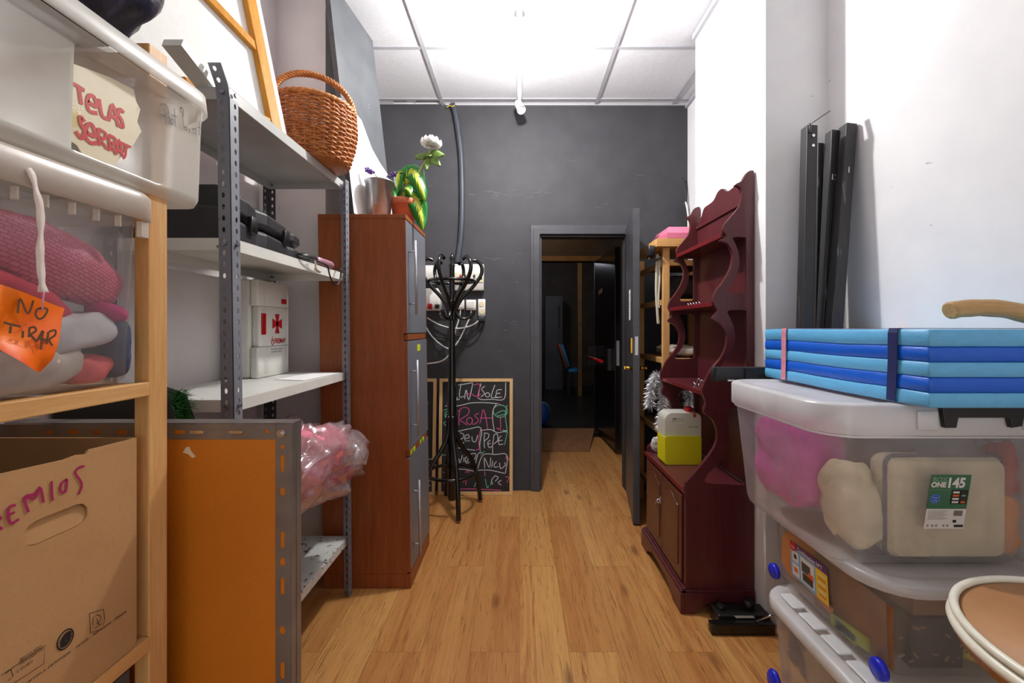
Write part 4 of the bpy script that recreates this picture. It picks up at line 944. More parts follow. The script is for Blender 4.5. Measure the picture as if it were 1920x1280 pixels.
q = MB(); q.loft([[pp(a,b,.0262) for a, b in wl],[pp(a,b,.0272) for a, b in wl]], smooth=False); obj('white_lower_area', q, 'panel_white', g)
part('board_edge', 'post_dark', g, lambda q: q.loft([[pp(-.004,0),pp(-.004,1),pp(-.004,1,.026),pp(-.004,0,.026)],[pp(-.0005,0),pp(-.0005,1),pp(-.0005,1,.026),pp(-.0005,0,.026)]], smooth=False))

# ================================================================== PINE SHELF (left front)
g = thing('pine_shelf_unit', 'pine shelf unit in the left foreground holding tubs and a cardboard box', 'shelf unit', (-.97,.5,0))
for x0, x1 in ((-.775,-.745), (-1.235,-1.205)):
    for y0 in (.858, .12): part('post', 'pine', g, lambda q: q.box(x0,x1,y0,y0+.045,.0005,1.845), .002)
for z in (1.163, .652):
    part('front_rail', 'pine_y', g, lambda q: q.box(-.762,-.742,.1655,.857,z-.028,z), .002)
    part('back_rail', 'pine_y', g, lambda q: q.box(-1.233,-1.213,.1655,.857,z-.028,z), .002)
    for y0 in (.80, .63, .46, .29): part('slat', 'pine_x', g, lambda q: q.box(-1.2125,-.7625,y0-.02,y0+.045,z-.014,z-.0005))
part('end_bar', 'pine_x', g, lambda q: q.box(-1.2045,-.7755,.865,.885,1.79,1.83))

# ================================================================== TUBS (left)
def tubshell(lo, hi, z0, z1, name, m, parent, rb=.03):
    """open tub wall: rounded-rectangle loops from bottom to top"""
    q = MB(); L = []
    def lp(b, z): return [Vector((p[0], p[1], z)) for p in rrect(b[0], b[1], b[2], b[3], b[4], 6)]
    ins = lambda b, d: (b[0]+d, b[1]-d, b[2]+d, b[3]-d, max(.005, b[4]-d))
    mix_ = lambda t: tuple(a+(b-a)*t for a, b in zip(lo, hi))
    L = [lp(ins(mix_(0), rb), z0), lp(ins(mix_(.02), rb*.55), z0+rb*.12), lp(ins(mix_(.06), rb*.15), z0+rb*.5), lp(mix_(.12), z0+rb*1.1)] + [lp(mix_(t), z0+(z1-z0)*t) for t in (.4, .7, 1)]
    q.loft(L, True, False); return obj(name, q, m, parent)
def rimband(b, z0, z1, w, name, m, parent, top=False, bevel=.004):
    """lid or rim: a band round the tub; with top=True a closed lid"""
    q = MB(); x0, x1, y0, y1, r = b
    lp = lambda d, z: [Vector((p[0], p[1], z)) for p in rrect(x0-d, x1+d, y0-d, y1+d, r+d, 6)]
    if top: q.loft([lp(w*.8, z0), lp(w, z0+.004), lp(w, z1-.008), lp(w-.006, z1-.001), lp(w-.02, z1), lp(w-.035, z1), lp(w-.04, z1-.008), lp(w-.06, z1-.008)], False, True)
    else: q.loft([lp(w*.9, z0), lp(w, z0+.003), lp(w-.004, z1-.006), lp(w-.012, z1), lp(0, z1), lp(-.002, z1-.012)], False, False)
    return obj(name, q, m, parent)
# --- upper tub: TELAS SERRAT
g = thing('storage_tub', 'milky white tub marked in red on torn label, topmost in the left foreground', 'storage tub', (-.97,.66,1.54))
def notch(d, z, r=.05):
    x0, x1, y0, y1 = -1.195+d, -.728-d, .30+d, .985-d; rr = max(.01, r-d); s = .016
    base = rrect(x0, x1, y0, y1, (rr,rr,max(.008,.024-d),rr), 5)
    k = 12   # front-right corner block starts here: insert the recessed label bay along x1
    out = base[:12]+[(x1,.55),(x1,.694),(x1-s,.704),(x1-s,.86),(x1,.872),(x1,.90)]+base[12:]
    return [Vector((p[0], p[1], z)) for p in out]
def flatnotch(d, z):
    x0, x1, y0, y1 = -1.195+d, -.728-d, .30+d, .985-d; rr = max(.01,.05-d); base = rrect(x0, x1, y0, y1, (rr,rr,max(.008,.024-d),rr), 5)
    return [Vector((p[0], p[1], z)) for p in base[:12]+[(x1,.55),(x1,.694),(x1,.704),(x1,.86),(x1,.872),(x1,.90)]+base[12:]]
q = MB(); q.loft([flatnotch(.016,1.541), flatnotch(.009,1.544), flatnotch(.003,1.556), flatnotch(.001,1.562), notch(.001,1.566), notch(-.004,1.735), flatnotch(-.005,1.742), flatnotch(-.006,1.765)], True, False)
obj('tub_wall', q, 'tub_milky', g)
rimband((-1.20,-.727,.29,.992,.05), 1.757, 1.803, .022, 'rim', 'tub_rim', g)
for y in (.60, .955): part('rim_rib', 'tub_rim', g, lambda q: q.box(-.7215,-.712,y,y+.003,1.735,1.757))
lx = -.7395
pl = lambda px, py: onX(px, py, lx+.001)
def lab(q):
    pts = [onX(px,py,lx) for px, py in ((131,118),(160,128),(205,145),(250,168),(254,190),(262,205),(256,228),(264,246),(250,270),(232,285),(212,313),(196,304),(152,287),(143,272),(128,262),(126,225),(133,200),(127,170),(130,140))]
    q.plate([(p.y,p.z) for p in pts], [], (lx,0,0), Y3, Z3, X3, .0012)
    q.mi = 1
    st = [[(133,155),(146,162),(158,170)],[(147,164),(152,196)],
          [(164,190),(180,200),(176,182),(166,180),(163,196),(168,209),(182,212)],
          [(185,185),(191,217),(206,224)],[(203,226),(211,196),(221,238)],[(206,215),(218,224)],
          [(232,211),(224,205),(221,214),(227,224),(230,238),(222,234)],
          [(158,228),(150,219),(151,233),(158,246),(152,259),(141,246)],
          [(162,248),(178,256),(172,234),(162,236),(160,256),(170,268),(182,267)],
          [(183,240),(186,273)],[(183,241),(197,250),(195,260),(185,258),(201,280)],
          [(203,252),(205,283)],[(203,253),(215,260),(213,270),(204,267),(218,289)],
          [(216,290),(222,262),(229,296)],[(218,280),(227,286)],
          [(222,266),(244,276)],[(235,272),(233,291),(228,297)]]
    for s in st: q.stroke(smooth([pl(*p) for p in s],4), X3, .0066 if st.index(s) < 9 else .0052, .0008)
part('torn_label', ['label_paper','marker_red'], g, lab, label='torn cream label with red lettering')
def ppt(q):
    f = lambda p: onX(p[0], p[1], -.7235)
    for s in ([(306,200),(309,233)],[(298,203),(300,195),(310,197),(314,208),(308,219),(300,213)],[(302,214),(318,222)],[(313,203),(317,234)],[(320,223),(318,230),(321,233),(324,226),(320,223)],[(325,203),(327,237)],[(321,215),(330,219)],
              [(339,209),(343,241)],[(339,211),(336,206),(338,201),(342,208),(341,219)],[(347,237),(344,240),(347,244),(349,240),(347,237)],[(353,240),(353,249)],[(359,240),(361,252)],[(360,243),(364,241),(365,253)],[(372,226),(371,254)],[(368,238),(376,241)]):
        q.stroke(smooth([f(p) for p in s],3), X3, .0019, .0018)
part('pen_writing', 'marker_black', g, ppt)
# --- lower clear tub with pink things
g = thing('clear_storage_tub', 'clear tub of pink things and cloths beneath the milky white tub', 'storage tub', (-.97,.5,1.164))
tubshell((-1.185,-.750,.245,.842,.05), (-1.195,-.742,.235,.852,.05), 1.1642, 1.475, 'tub_wall', 'tub_clear', g, .02)
rimband((-1.195,-.742,.235,.852,.05), 1.478, 1.532, .026, 'lid', 'tub_lid', g, True)
for k, y in enumerate((.575,.62,.66,.70,.74,.78,.825)): part('lid_rib', 'tub_lid', g, lambda q: q.box(-.7405,-.7305,y,y+(.016 if k in (0,6) else .003),1.448 if k in (0,6) else 1.458,1.4775))
def inner(name, mats, c, r, label, cat, e=2.6, amp=.28, freq=5, seed=1, T=None, zmin=1.172, group=None):
    q = MB(); q.blob(c, r, e, amp, freq, seed, 30, zmin, T); return obj(name, q, mats, None, label, cat, group)
T = Matrix.Rotation(math.radians(-20),4,'X')
inner('printed_bag', 'pink_print', (-.802,.715,1.388), (.042,.135,.056), 'pink brick-print bag lying on top inside the clear tub', 'bag', 2.4, .15, 4, 1, T)
inner('red_cloth', 'cloth_red', (-.806,.665,1.322), (.042,.105,.026), 'crumpled red cloth inside the clear tub behind the orange sign', 'cloth', 2.6, .2, 5, 2, T)
inner('slate_cloth', 'cloth_slate', (-.985,.53,1.30), (.13,.27,.125), 'dark slate cloth at the back of the clear tub', 'cloth', 3, .2, 4, 3)
inner('slate_cloth', 'cloth_slate', (-.795,.825,1.235), (.04,.018,.055), 'dark slate bundle in the far corner of the clear tub', 'cloth', 2.6, .2, 6, 13)
inner('grey_white_cloth', 'cloth_greywhite', (-.80,.735,1.262), (.044,.085,.036), 'folded grey-white cloth in the middle of the clear tub', 'cloth', 3.4, .22, 5, 4, Matrix.Rotation(math.radians(8),4,'X'))
inner('coral_cloth', 'cloth_coral', (-.80,.772,1.196), (.035,.045,.026), 'coral cloth at the bottom of the clear tub near the post', 'cloth', 2.6, .3, 7, 5)
inner('beige_cloth', 'cloth_beige', (-.81,.665,1.208), (.05,.085,.036), 'beige cloth at the bottom left of the clear tub', 'cloth', 3, .3, 6, 6)
inner('magenta_cloth', 'cloth_magenta', (-.785,.812,1.302), (.03,.028,.016), 'magenta scrap near the right wall of the clear tub', 'cloth', 2.6, .3, 7, 7, T)
# orange sign hung by a white ribbon
g = thing('orange_sign', 'orange paper note with handwriting hung on a ribbon before the clear tub', 'sign', (-.728,.64,1.2))
gx = -.7245; f = lambda px, py, o=0: onX(px, py, gx)+X3*o
def sgn(q):
    def row(v): # v 0 top..1 bottom ; edges slope
        a = Vector((-22,525)).lerp(Vector((-20,640)), v); b = Vector((128,578)).lerp(Vector((90,698)), v); out = []
        for k in range(13):
            p = a.lerp(b, k/12); w = .004*math.sin(5*v+k*.4)+.010*max(0,v-.8)*5*math.sin(k*.35)
            out.append(f(p.x, p.y+(14 if v == 1 else 0)*math.sin(k/12*PI), w-.002))
        return out
    R_ = [[q.v(p) for p in row(v/10)] for v in range(11)]
    for a, b in zip(R_, R_[1:]):
        for i in range(12): q.f((a[i],a[i+1],b[i+1],b[i]), True)
    q.mi = 1
    for s in ([(27,587),(32,560),(46,588),(57,563)],[(75,577),(64,580),(61,590),(68,598),(78,592),(83,580),(74,577)],[(0,604),(18,609),(33,612)],[(14,611),(12,625)],[(37,620),(36,633)],[(41,608),(42,609)],[(49,614),(48,632)],[(48,615),(58,613),(61,620),(52,628),(63,640)],[(63,640),(74,620),(72,634),(70,655)],[(66,634),(80,637),(84,640)],[(85,622),(97,619),(97,628),(86,637),(92,648)],[(84,622),(83,632),(81,645)]):
        q.stroke(smooth([f(*p, .0025) for p in s],4), X3, .0032, .002)
o = part('note', ['orange_paper','marker_brown'], g, sgn); 
rb = [f(40,306,.004),f(44,325,.012),f(52,360,.014),f(57,395,.015),f(60,440,.014),f(58,480,.014),f(60,520,.015),f(67,548,.012)]
def rib(q):
    pts = smooth(rb, 5); n = len(pts)
    for i in range(n-1):
        pass
    A = []; B = []
    for i, p in enumerate(pts):
        t = i/(n-1); w = .0052+.0035*max(0,t-.8)*5*(1 if t < .95 else .6); tw = .7*math.sin(i*.55)
        d = Y3*math.cos(tw)+X3*math.sin(tw)*.4
        A.append(q.v(p+d*w)); B.append(q.v(p-d*w))
    for i in range(n-1): q.f((A[i],A[i+1],B[i+1],B[i]), True)
o = part('ribbon', 'ribbon_white', g, rib, label='twisted white ribbon'); o.modifiers.new('t','SOLIDIFY').thickness = .0015
part('string', 'strap_pink', g, lambda q: q.tube([f(67,547,.012), f(72,570,.006), f(75,584,.004)], .0012, 6))
# navy bag on the upper tub
g = thing('navy_bag', 'shiny navy leatherette bag resting on the milky white tub', 'bag', (-.93,.62,1.80))
def nb(q):
    q.blob((-.935,.625,1.99), (.225,.325,.175), 3.0, .08, 2.4, 8, 40)
    for v in q.bm.verts:
        v.co += Vector((0,0,.006*math.sin(v.co.y*60+v.co.z*18))); v.co.z = max(v.co.z, 1.806)
part('bag_body', 'navy_leather', g, nb)
part('piping', 'navy_leather', g, lambda q: q.tube(smooth([(-.716,.42,1.93),(-.708,.60,1.925),(-.716,.78,1.935),(-.755,.895,1.95),(-.88,.945,1.97)],8), .006, 8))
part('handle', 'navy_leather', g, lambda q: q.tube(smooth([(-.80,.50,2.10),(-.76,.52,2.17),(-.76,.64,2.17),(-.80,.68,2.10)],8), .011, 8))

# ================================================================== CARDBOARD BOX
g = thing('cardboard_box', 'open brown cardboard box with magenta writing on the lower pine shelf', 'box', (-.97,.52,.653))
BX = -.7465; H0, H1 = .6535, 1.058
def cb(q):
    hole = slot(.690,.955,.098,.038)
    top = [(.832,H1-.001),(.80,H1),(.74,H1+.002),(.735,H1-.004),(.72,H1-.001),(.70,H1-.003),(.60,H1+.004),(.24,H1+.004)]
    q.plate([(.24,H0),(.825,H0),(.832,H0+.01)]+top, [hole], (BX-.004,0,0), Y3, Z3, X3, .004)
    q.mi = 1
    P = lambda px, py: onX(px, py, BX)
    for s in ([(157,874),(147,876),(140,886),(150,902),(152,912),(146,927)],[(124,898),(115,905),(112,920),(121,922),(124,908),(124,898)],[(95,902),(96,930),(98,938)],[(52,960),(44,932),(64,926),(74,915),(80,942)],[(44,930),(52,933),(64,934),(72,912)],[(28,947),(14,952),(17,980),(34,973)],[(16,964),(26,960)],[(-2,958),(-20,965),(-18,990)],[(-20,965),(0,972),(-15,980),(2,992)]):
        q.stroke(smooth([P(*p) for p in s],4), X3, .0038, .0012)
    q.mi = 2
    c_ = onX(122,1198,BX)
    q.plate([(c_.y+p[0],c_.z+p[1]) for p in oval(0,0,.0135,.0155,24)], [[(c_.y+p[0],c_.z+p[1]) for p in oval(0,0,.0115,.0135,24)]], (BX+.0004,0,0), Y3, Z3, X3, .0004)
    for s in (1,-1): q.stroke(smooth([(BX,c_.y-.007*s,c_.z-.002*s),(BX,c_.y-.002*s,c_.z+.007*s),(BX,c_.y+.006*s,c_.z+.006*s),(BX,c_.y+.001*s,c_.z-.001*s)],4), X3, .0062, .001)
    for s in ([(166,1150),(192,1142),(195,1160),(190,1178),(168,1186),(166,1150)],[(172,1172),(172,1158),(180,1152),(188,1155),(186,1165),(178,1170)],[(176,1178),(190,1168)],[(180,1160),(184,1172)],[(0,1266),(82,1210),(80,1244),(24,1280)],[(8,1262),(18,1255),(22,1268),(12,1276)]):
        q.stroke([P(*p) for p in s], X3, .0011, .001)
    for k, (t, x, y) in enumerate((('RECICLADO',36,1240),('100% papel FSC',34,1248),('C 011872',30,1262))):
        a = P(x,y); q.text(t, .0062, a+X3*.001, Y3, Z3, .85)
    a = P(46,1284); q.text('carton y cartonajes - carton - fabricante - Espana', .0070, a+X3*.001, Y3, Z3, 1.2)
part('front_wall', ['cardboard','marker_magenta','ink_black'], g, cb)
for y in (.828, .24): part('side_wall', 'cardboard', g, lambda q: q.box(-1.2,BX-.0045,y,y+.004,H0,H1))
part('back_wall', 'cardboard', g, lambda q: q.box(-1.204,-1.2,.24,.832,H0,H1+.02))
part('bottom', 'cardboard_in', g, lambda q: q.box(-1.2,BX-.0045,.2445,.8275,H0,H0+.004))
T = R(-9,'Y',(BX-.006,.69,.974))
part('handle_flap', 'cardboard', g, lambda q: q.plate(slot(.690,.955,.096,.036), [], (BX-.010,0,0), Y3, Z3, X3, .003).xf(T))
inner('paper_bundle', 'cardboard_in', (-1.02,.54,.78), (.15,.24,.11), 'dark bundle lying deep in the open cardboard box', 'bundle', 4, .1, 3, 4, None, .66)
g = thing('parcel', 'small dark box with white label beneath the lower pine rail', 'box', (-.80,.80,.56))
mb = MB(); mb.box(-1.19,-.768,.68,.84,.5,.60); obj('carton', mb, 'post_dark', g)
mb = MB(); mb.box(-.7675,-.767,.70,.80,.52,.585); mb.mi = 1; mb.box(-.767,-.7666,.755,.765,.53,.575); mb.box(-.767,-.7666,.77,.774,.53,.575); obj('label', mb, ['label_white','ink_black'], g, label='white label with black bars')
mb = MB(); mb.box(-1.23,-.755,.62,.846,.4795,.4995)
o = obj('low_board', mb, 'pine_x', None, 'pine board beneath the small dark box under the pine shelf', 'board')
mb = MB(); mb.box(-1.2,-.765,.64,.84,.0005,.479); obj('floor_carton', mb, 'cardboard_in', None, 'brown carton standing on the floor under the pine shelf', 'box')

# ================================================================== HARDBOARD PANEL IN STEEL FRAME, TURF
FRX0, FRX1, FRY, FRZ = -1.17, -.5175, .965, 1.054
kk = .965/1.06
g = thing('framed_board', 'orange-brown hardboard panel in a slotted steel frame behind the pine post', 'panel', (-.85,.985,0))
fw = .0345
def bar(u0, u1, v0, v1, holes):
    return lambda q: q.plate([(u0,v0),(u1,v0),(u1,v1),(u0,v1)], holes, (0,FRY,0), X3, Z3, Y3, .002)
hz = FRZ-fw/2
hx = []
for k, x in enumerate((-1.17,-1.11,-1.05,-.99,-.93,-.845,-.795,-.70,-.628)):
    hx.append(slot(x*kk, hz-.001, .027 if k % 2 else .020, .0092) if k < 8 else oval(x*kk, hz, .0053,.0053))
part('frame_rail', 'frame_steel', g, bar(FRX0, FRX1-fw-.0006, FRZ-fw, FRZ, hx), .0006)
part('frame_rail', 'frame_steel', g, bar(FRX0, FRX1-fw-.0006, .004, .004+fw, []), .0006)
hv = [];  xv = FRX1-fw/2-.002
for z, kind in ((.976,0),(.935,1),(.865,2),(.745,1),(.69,2),(.63,3),(.52,2),(.42,1),(.36,2),(.27,1),(.2,2),(.12,1)):
    z = 1.27+(z-1.27)*kk
    hv.append(oval(xv, z, .0058,.005) if kind == 0 else slot(xv, z, .010, .040) if kind in (1,3) else oval(xv, z, .0072, .0105, 8))
part('frame_stile', 'frame_steel', g, bar(FRX1-fw, FRX1, .004, FRZ, hv), .0006)
part('frame_stile', 'frame_steel', g, bar(FRX0-fw, FRX0-.0006, .004, FRZ, []), .0006)
part('frame_lip', 'frame_steel', g, lambda q: (q.box(FRX1+.0003,FRX1+.0025,FRY,FRY+.016,.001,FRZ+.002), q.box(FRX1-.006,FRX1+.0003,FRY+.0165,FRY+.024,.001,FRZ+.002), q.box(FRX1-.001,FRX1+.0015,FRY+.0245,FRY+.044,.001,FRZ+.002), q.box(FRX0,FRX1,FRY+.003,FRY+.044,FRZ+.0003,FRZ+.0025)), .0005)
part('hardboard', 'hardboard', g, lambda q: q.box(FRX0,FRX1-.002,FRY+.0025,FRY+.007,.006,FRZ-.002))
part('bolt', 'chrome', g, lambda q: (q.tube([(FRX1-.020,FRY-.0003,FRZ-.020),(FRX1-.020,FRY-.006,FRZ-.020)], .0095, 10), q.tube([(FRX1-.020,FRY-.006,FRZ-.020),(FRX1-.020,FRY-.0095,FRZ-.020)], .005, 8)))
for x in (-.728,-.640): part('bent_tab', 'chrome', g, lambda q: q.plate(slot(x,hz,.032,.008), [], (0,FRY-.0004,0), X3, Z3, -Y3, .003))
part('paper_scrap', 'label_paper', g, lambda q: q.plate([(a*kk,1.27+(b-1.27)*kk) for a, b in ((-.838,.962),(-.83,.975),(-.822,.977),(-.818,.966),(-.806,.952),(-.814,.948),(-.824,.958))], [], (0,FRY+.0022,0), X3, Z3, -Y3, .0008))
g = thing('turf_sheet', 'folded green artificial turf with black mesh backing behind the framed board', 'artificial turf', (-1.07,1.16,0))
def fold(q):
    pts = [(1.125,.02),(1.125,.6),(1.127,1.02),(1.135,1.09),(1.155,1.115),(1.185,1.10),(1.195,1.02),(1.197,.6),(1.197,.02)]
    L = []
    for x in (-1.235,-1.1,-.96,-.925):
        L.append([Vector((x+(.02 if x > -.93 and z < 1.05 else 0),y,z-(0.012 if x > -.93 else 0))) for y, z in pts])
    q.loft(L, False, False, closed=False)
o = part('backing', 'turf_backing', g, fold); o.modifiers.new('t','SOLIDIFY').thickness = .003
def blades(q):
    rnd = random.Random(7)
    for k in range(1500):
        z = rnd.uniform(.72,1.10); y = rnd.uniform(1.128,1.195); p = Vector((-.912-.015*max(0,(z-1.06)/.04)+rnd.uniform(-.012,0), y, z))
        d = Vector((rnd.uniform(.3,1), rnd.uniform(-.6,.6), rnd.uniform(-.5,.9))).normalized()*rnd.uniform(.012,.022); s = Vector((rnd.uniform(-1,1),rnd.uniform(-1,1),rnd.uniform(-1,1))).cross(d).normalized()*.0012
        q.f((q.v(p+s),q.v(p-s),q.v(p+d)))
part('grass_pile', 'turf', g, blades, kind='stuff')

# ================================================================== MAHOGANY DRESSER (right)
DY0, DY1, DXF, DXB = 1.91, 2.50, .745, 1.050
g = thing('dresser', 'dark red mahogany dresser with scalloped sides and open shelves against the white pier', 'dresser', (.9,2.2,0))
pf = [(1286,905),(1306,883),(1326,859),(1342,834),(1345,810),(1336,786),(1320,773),(1324,755),(1317,735),(1320,721),(1333,694),(1349,675),(1361,653),(1363,628),(1352,608),(1336,597),(1346,583),(1337,566),(1342,547),(1358,525),(1371,500),(1374,475),(1364,456),(1350,451),(1363,442),(1357,433),(1358,422),(1371,406),(1386,387),(1391,366),(1388,351),(1379,346),(1391,339),(1396,331),(1402,322),(1410,319)]
xz = lambda p: ((p[0]-974)*1.91/800, 1.27+(616-p[1])*1.91/800)
prof_ = [xz(p) for p in pf]; sm_ = [(v.x, v.y) for v in smooth([Vector((a,b,0)) for a, b in prof_], 3)]
outer = [(DXF,.10)]+sm_+[(DXB,1.975),(DXB,.10)]
def hs(pts): return [(v.x, v.y) for v in smooth([Vector((*xz(p),0)) for p in pts], 3, True)]
h1 = hs([(1375,445),(1397,445),(1399,452),(1399,500),(1399,540),(1396,547),(1380,549),(1366,548),(1368,538),(1380,519),(1386,497),(1385,475),(1379,457)])
h2 = hs([(1364,584),(1380,581),(1398,582),(1400,590),(1400,640),(1400,680),(1396,688),(1370,690),(1353,688),(1356,680),(1370,662),(1378,640),(1377,618),(1371,600)])
h3 = hs([(1322,905),(1340,909),(1365,908),(1398,909),(1401,900),(1401,830),(1400,775),(1394,764),(1372,766),(1362,776),(1366,800),(1366,830),(1356,858),(1340,876),(1326,890)])
for y in (DY0, DY1-.02):
    part('side_panel', 'mahogany', g, lambda q: q.plate(outer, [h1,h2,h3], (0,y,0), X3, Z3, Y3, .02), .0035)
for z, x in ((.985,.833), (1.39,.872), (1.70,.914)):
    part('shelf', 'mahogany', g, lambda q: q.box(x,1.034,DY0+.0205,DY1-.0205,z-.018,z), .002)
    part('shelf_edge', 'mahogany_edge', g, lambda q: q.box(x-.004,x-.0002,DY0+.0205,DY1-.0205,z-.019,z+.001), .0015)
cr = [(1.9305,.56),(2.4795,.56),(2.4795,1.86),(2.44,1.895),(2.40,1.945),(2.34,1.95),(2.28,1.955),(2.23,1.985),(2.18,1.985),(2.13,1.955),(2.07,1.955),(2.02,1.96),(1.97,1.90),(1.9305,1.88)]
part('back_panel', 'mahogany', g, lambda q: q.plate([(p.x,p.y) for p in ([Vector((a,b,0)) for a,b in cr[:3]]+smooth([Vector((a,b,0)) for a,b in cr[3:]],3))], [], (1.036,0,0), Y3, Z3, X3, .013), .001)
part('back_moulding', 'mahogany', g, lambda q: q.box(1.026,1.0355,DY0+.0205,DY1-.0205,1.845,1.862), .002)
part('counter', 'mahogany', g, lambda q: q.box(DXF-.008,1.0355,DY0+.0205,DY1-.0205,.535,.555), .002)
part('counter_edge', 'mahogany_edge', g, lambda q: q.box(DXF-.012,DXF-.0083,DY0-.004,DY1+.004,.534,.556), .0015)
part('case_front', 'mahogany', g, lambda q: q.plate([(DY0+.0205,.10),(DY1-.0205,.10),(DY1-.0205,.534),(DY0+.0205,.534)], [[(DY0+.05,.14),(DY1-.05,.14),(DY1-.05,.50),(DY0+.05,.50)]], (DXF,0,0), Y3, Z3, X3, .018), .001)
for k, (y0, y1) in enumerate(((DY0+.032, 2.198), (2.202, DY1-.032))):
    d = part('door', 'mahogany_door', g, lambda q: q.box(DXF-.010,DXF-.0005,y0,y1,.125,.515), .003)
    def pan(q):
        a, b = y0+.035, y1-.035; m_ = (a+b)/2
        bot = [(a,.185),(a+.02,.172),(a+.05,.178),(m_,.160),(b-.05,.178),(b-.02,.172),(b,.185)]; top = [(b,.455),(b-.05,.47),(m_,.488),(a+.05,.47),(a,.455)]
        o = [(v.x,v.y) for v in smooth([Vector((*p,0)) for p in bot],3)]+[(v.x,v.y) for v in smooth([Vector((*p,0)) for p in top],3)]
        q.plate(o, [], (DXF-.0102,0,0), Y3, Z3, -X3, .004)
        q.tube([(DXF-.0115,p[0],p[1]) for p in o], .0035, 6, True)
    part('door_panel', 'mahogany_door', d, pan, .002)
    yk = 2.185 if k == 0 else 2.222
    if k == 1: part('door_pull', 'chrome', d, lambda q: (q.tube(smooth([(DXF-.011,yk,.385),(DXF-.03,yk-.006,.38),(DXF-.034,yk,.36),(DXF-.026,yk+.01,.352),(DXF-.022,yk+.004,.365)],4), .0035, 8), q.rbox(DXF-.0115,DXF-.0102,yk-.01,yk+.01,.36,.40,.004)))
def base(ax):
    def b(q):
        a0, a1 = (DY0-.012, DY1+.012) if ax == 'f' else (DXF-.0265, DXB)
        w = a1-a0; m_ = (a0+a1)/2
        bot = [(a0,.0005),(a0+.10,.0005),(a0+.125,.03),(a0+.17,.042),(a0+.20,.055),(m_,.058),(a1-.20,.055),(a1-.17,.042),(a1-.125,.03),(a1-.10,.0005),(a1,.0005)] if ax == 'f' else [(a0,.0005),(a0+.07,.0005),(a0+.085,.03),(a0+.12,.045),(a0+.15,.05),(a1-.10,.05),(a1-.07,.03),(a1-.055,.0005),(a1,.0005)]
        o = bot+[(a1,.092),(a0,.092)]
        if ax == 'f': q.plate(o, [], (DXF-.028,0,0), Y3, Z3, X3, .018)
        else:
            q.plate([(max(u,DXF-.0098),v) for u, v in o[1:-1]]+[(DXF-.0098,.092),(DXF-.0098,.0005)], [], (0,DY0-.012,0), X3, Z3, Y3, .018)
    return b
part('plinth', 'mahogany', g, base('f'), .0025); part('plinth', 'mahogany', g, base('s'), .0025)
part('plinth', 'mahogany', g, lambda q: q.box(DXF-.0098,DXB,DY1-.006,DY1+.012,.0005,.092), .0025)
part('plinth_moulding', 'mahogany', g, lambda q: (q.box(DXF-.022,DXB,DY0-.009,DY0-.0003,.0925,.104), q.box(DXF-.024,DXF-.0005,DY0-.009,DY1+.009,.0925,.104), q.box(DXF-.010,DXF-.0003,DY0-.004,DY1+.004,.1042,.112)), .002)
part('cabinet_floor', 'mahogany', g, lambda q: q.box(DXF+.0185,1.0355,DY0+.0205,DY1-.0205,.10,.115))
# trinkets on its shelf + yellow jug on the counter
mb = MB(); rnd = random.Random(3)
for k in range(3): mb.tube(smooth([(.88+.015*k,2.0+.06*k,.9905),(.875+.01*k,2.01+.06*k,1.02),(.865+.01*k,2.02+.06*k,.9905),(.88,2.035+.06*k,1.0)],5), .003, 6)
obj('wire_ornament', mb, 'chrome', None, 'small curled silver wires lying on the lowest open dresser shelf', 'ornament')
mb = MB()
for k in range(5): mb.tube(smooth([(.90,2.12+.035*k,1.393),(.895,2.13+.035*k,1.403),(.90,2.142+.035*k,1.394)],4), .003, 6)
obj('wire_ornament', mb, 'chrome', None, 'row of little silver loops lying on the middle open dresser shelf', 'ornament')
JY, JZ = 2.235, .5565; JX0, JX1 = .762, .952
g = thing('jerrycan', 'translucent plastic jerrycan half full of yellow liquid on the dresser counter', 'jug', (.857,2.25,JZ))
def jb(q):
    u0, u1 = JX0, JX1; w = u1-u0
    o = rrect(u0,u1,JZ,JZ+.272,(.014,.014,.03,.04),5)
    hole = slot(u0+.070,JZ+.230,.070,.030)
    q.plate(o, [hole], (0,JY,0), X3, Z3, Y3, .115)
part('jug_wall', 'jug_plastic', g, jb, .006)
part('liquid', 'jug_liquid', g, lambda q: q.plate(rrect(JX0-.0015,JX1+.0015,JZ+.001,JZ+.152,.012,4), [], (0,JY-.0015,0), X3, Z3, Y3, .118), .010, 'yellow liquid')
part('cap', 'red_plastic', g, lambda q: q.lathe([(.022,0),(.022,.018),(.019,.021),(.002,.021)], (JX0+.145,JY+.057,JZ+.273), 16))
part('cap_ring', 'red_plastic', g, lambda q: q.tube(smooth([(JX0+.125,JY+.03,JZ+.275),(JX0+.155,JY-.004,JZ+.27),(JX0+.152,JY-.006,JZ+.252),(JX0+.148,JY-.004,JZ+.262)],4), .004, 6))
part('print', 'ink_grey', g, lambda q: [q.box(JX0+.125+.006*k,JX0+.129+.006*k,JY-.0008,JY-.0002,JZ+.196,JZ+.202) for k in range(8)])

